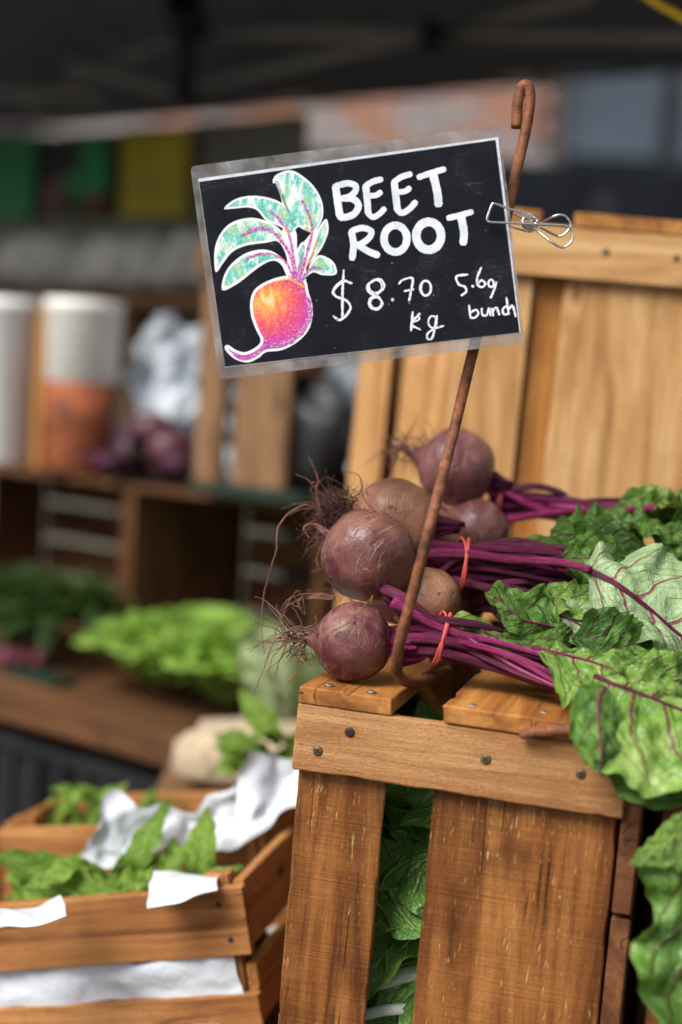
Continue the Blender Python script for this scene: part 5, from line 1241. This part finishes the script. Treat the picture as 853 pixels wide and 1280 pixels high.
# ---------------------------------------------------------------- tilted crates of salad greens
FL1 = T(Pt(303, 1108, 1.70)) @ Rz(R(-13)) @ Ry(R(-12))        # top front right corner, X right, Y back
L1, Dp1, H1 = .46, .25, .155
def salad_crate(fr, L, Dp, H, label, seed, rail=.076):
    base = fr @ T((-L / 2, Dp / 2, -H)); r = root('salad_crate', base, label, 'crate', 'shallow salad crates'); m = M['wood_crate']; t = .013
    fb = board('front_rail', r, fr, (-L, 0, -rail), (0, t, 0), m, seed, 6, .0008); board('back_rail', r, fr, (-L, Dp - t, -rail), (0, Dp, 0), m, seed + 1, 6, .0008)
    board('front_rail', r, fr, (-L, 0, -H), (0, t, -H + .035), m, seed + 2, 6); board('back_rail', r, fr, (-L, Dp - t, -H), (0, Dp, -H + .035), m, seed + 3, 6)
    for x in (-L + .002, -t - .002):
        board('end_rail', r, fr, (x, t + .002, -.07), (x + t, Dp - t - .002, .004), m, seed + 4, 4, .0008); board('end_rail', r, fr, (x, t + .002, -H), (x + t, Dp - t - .002, -.09), m, seed + 5, 4)
    for x in (-L + .018, -.018 - .03):
        for y in (t + .001, Dp - t - .021): board('corner_post', r, fr, (x, y, -H + .002), (x + .03, y + .02, .012), m, seed + 6, 3)
    for k in range(4): board('floor_slat', r, fr, (-L + .02, .02 + k * (Dp - .04) / 4, -H + .001), (-.02, .014 + (k + 1) * (Dp - .04) / 4, -H + .01), m, seed + 7)
    for (x, z) in ((-.03, -.018), (-.022, -.058), (-L + .16, -.03), (-L + .03, -.05)): screw(fb, fr @ T((x, -.0005, z)) @ Rx(R(90)) @ Matrix.Scale(.65, 4), M['screw_dark'])
    return r
c1 = salad_crate(FL1, L1, Dp1, H1, 'shallow tilted crate lined with white paper and filled with salad leaves', 301)
FL0 = FL1 @ T((.045, -.055, -H1 - .02)); c0 = salad_crate(FL0, .50, .36, .15, 'shallow crate underneath the paper-lined salad crate', 311)
_bl = Pt(88, 992, 2.22); FL2 = T(_bl) @ Rz(R(-18)) @ Ry(R(-9)) @ T((.36, -.20, 0)); salad_crate(FL2, .36, .20, .15, 'shallow crate of loose greens behind the paper-lined crate', 321, .06)
# sloping stand for the salad crates
def stand():
    fr = FL0 @ T((0, 0, -.15)); base = fr.translation; r = root('display_stand', T((base.x - .25, base.y + .2, 0)), 'sloping wooden stand under the shallow salad crates', 'stand')
    for k in range(5): board('plank', r, fr, (-.62, -.02 + k * .15, -.026), (.02, .12 + k * .15, -.001), M['wood_old'], 330 + k)
    for x in (-.58, -.05):
        for y in (.0, .62):
            p = fr @ V((x, y, -.03)); board('leg', r, T((p.x, p.y, 0)), (0, 0, 0), (.045, .045, p.z - .008), M['wood_old'], 336)
stand()
def paper():
    r = root('paper_liner', FL1 @ T((-L1 / 2, Dp1 / 2, -H1 + .012)), 'crumpled white paper lining the salad crate, corners standing up', 'paper')
    q = lambda x, y, z: FL1 @ V((x, y, z))
    pp = M['paper']; k = dict(nu=30, nv=30, freq=16)
    # inside walls and floor
    patch('sheet', [[q(-L1 + .03 + i * (L1 - .06) / 5, .018 + .010 * sin(i * 3), z) for i in range(6)] for z in (-.12, -.08, -.04, -.006)], pp, r, amp=.008, seed=1, **k)
    patch('sheet', [[q(-L1 + .03 + i * (L1 - .06) / 5, y, -.10 + .02 * sin(i + y * 30)) for i in range(6)] for y in (.02, .09, .16, .23)], pp, r, amp=.01, seed=2, **k)
    # flap over the front rail
    patch('flap', [[Pt(186, 1136, 1.662), Pt(215, 1130, 1.665), Pt(245, 1120, 1.667), Pt(270, 1112, 1.675)], [Pt(192, 1104, 1.70), Pt(218, 1100, 1.70), Pt(245, 1102, 1.70), Pt(270, 1100, 1.71)], [Pt(196, 1090, 1.75), Pt(220, 1092, 1.75), Pt(248, 1096, 1.75), Pt(275, 1102, 1.75)]], pp, r, amp=.006, seed=3, **k)
    # back wall of the liner with standing corners
    patch('back_wall', [[Pt(60, 1135, 1.80), Pt(120, 1095, 1.84), Pt(170, 1075, 1.87), Pt(230, 1062, 1.89), Pt(300, 1052, 1.90)], [Pt(80, 1110, 1.83), Pt(124, 1050, 1.86), Pt(175, 1052, 1.88), Pt(230, 1036, 1.90), Pt(300, 1030, 1.915)], [Pt(112, 1082, 1.85), Pt(142, 996, 1.875), Pt(180, 1016, 1.89), Pt(230, 1006, 1.915), Pt(300, 985, 1.93)]], pp, r, amp=.016, seed=4, nu=40, nv=50, freq=20)
    # tall sheet at the right
    patch('flap', [[Pt(272, 1056, 1.86), Pt(300, 1052, 1.87), Pt(335, 1045, 1.88), Pt(380, 1010, 1.90)], [Pt(285, 1010, 1.90), Pt(315, 1005, 1.90), Pt(345, 1000, 1.92), Pt(385, 980, 1.93)], [Pt(316, 940, 1.93), Pt(335, 944, 1.94), Pt(355, 950, 1.95), Pt(392, 958, 1.96)]], pp, r, amp=.018, seed=6, **k)
    # bulge through the gap under the front rail
    patch('bulge', [[q(-L1 + .02 + i * (L1 - .04) / 6, .012 - .008 * (i % 2), z) for i in range(7)] for z in (-.072, -.095, -.118, -.125)], pp, r, amp=.010, seed=7, **k)
    # left corner flap
    patch('flap', [[Pt(-40, 1175, 1.60), Pt(0, 1162, 1.62), Pt(40, 1158, 1.62), Pt(84, 1146, 1.64)], [Pt(-40, 1150, 1.63), Pt(0, 1142, 1.65), Pt(40, 1138, 1.66), Pt(80, 1130, 1.68)], [Pt(-40, 1135, 1.68), Pt(0, 1136, 1.70), Pt(45, 1132, 1.70), Pt(74, 1118, 1.71)]], pp, r, amp=.006, seed=8, **k)
    # sheet hanging below the front rail in the lower crate
    q0 = lambda x, y, z: FL0 @ V((x, y, z))
    r2 = root('paper_sheet', FL0 @ T((-.25, .05, .0)), 'white paper sheet lying in the crate underneath', 'paper')
    patch('sheet', [[q0(-.47 + i * .075, y, z) for i in range(6)] for y, z in ((.016, -.02), (.035, .012), (.07, .02), (.12, .016))], pp, r2, amp=.010, seed=9, **k)
paper()
RK = [leaf_mesh(M['rocket'], 90 + s, .095, .030, .9, .15, [.12, .35, .7, .55, 1, .85, .1], ruffle=.006, freq=3, nu=24, nv=9, serr=.35) for s in range(4)]
RK += [leaf_mesh(M['rocket'], 96 + s, .10, .038, .8, .2, [.1, .5, .85, 1, .9, .6, .1], ruffle=.010, freq=3, nu=22, nv=9, serr=.3) for s in range(3)]
def heap(fr, x0, x1, y0, y1, z0, z1, n, label, seed, dome=.03):
    r = root('salad_leaves', fr @ T(((x0 + x1) / 2, (y0 + y1) / 2, z0)), label, 'salad greens', 'heaps of loose salad leaves'); rn = random.Random(seed)
    for k in range(n):
        x, y = rn.uniform(x0, x1), rn.uniform(y0, y1); s = (x - x0) / (x1 - x0); t = (y - y0) / (y1 - y0)
        z = rn.uniform(z0, z1) + dome * sin(pi * s) * sin(pi * t)
        d = V((rn.uniform(-1, 1), rn.uniform(-1, .6), rn.uniform(-.25, .55)))
        me = rn.choice(RK); mm = aim(fr @ V((x, y, z)), d, V((0, -.3, 1)), rn.uniform(-.9, .9)) @ Matrix.Scale(rn.uniform(.7, 1.15), 4)
        if inside(me, mm, fr, (x0 - .045, .02, z0 - .04), (x1 + .035, y1 + .03, .2)): obj('leaf', me, r, mm)
heap(FL1, -L1 + .15, -.05, .035, .15, -.10, -.035, 520, 'bright salad leaves heaped in the paper-lined crate', 7, .04)
heap(FL2, -.34, -.16, .03, .15, -.10, -.045, 260, 'loose salad leaves in the crate behind the paper-lined one', 8, .03)
# beige sack and bright greens behind the salad crates
mwk = T(Pt(320, 985, 2.42)) ; lump('hessian_sack', None, .13, .11, .05, M['sack'], 'beige hessian sack slumped behind the salad crates', 'sack', None, 15, mw=mwk, amp=.2)
zsk = mwk.translation.z
r = root('stool', T((mwk.translation.x, mwk.translation.y, 0)), 'low wooden stool under the hessian sack', 'stool')
board('seat', r, W[r], (-.15, -.12, zsk - .028), (.15, .12, zsk - .001), M['wood_old'], 351)
for sx in (-.13, .10):
    for sy in (-.1, .07): board('leg', r, W[r], (sx, sy, 0), (sx + .03, sy + .03, zsk - .029), M['wood_old'], 352)
r = root('spinach_bunch', T(Pt(345, 965, 2.1)), 'bright green leaf bunch beside the hessian sack', 'greens'); rn = random.Random(5)
for k in range(14):
    obj('leaf', rn.choice(RK), r, aim(Pt(rn.uniform(340, 372), rn.uniform(925, 975), rn.uniform(2.08, 2.16)), V((rn.uniform(-1, 1), rn.uniform(-1, .3), rn.uniform(-.3, 1))), V((0, -.5, 1)), rn.uniform(-1, 1)))
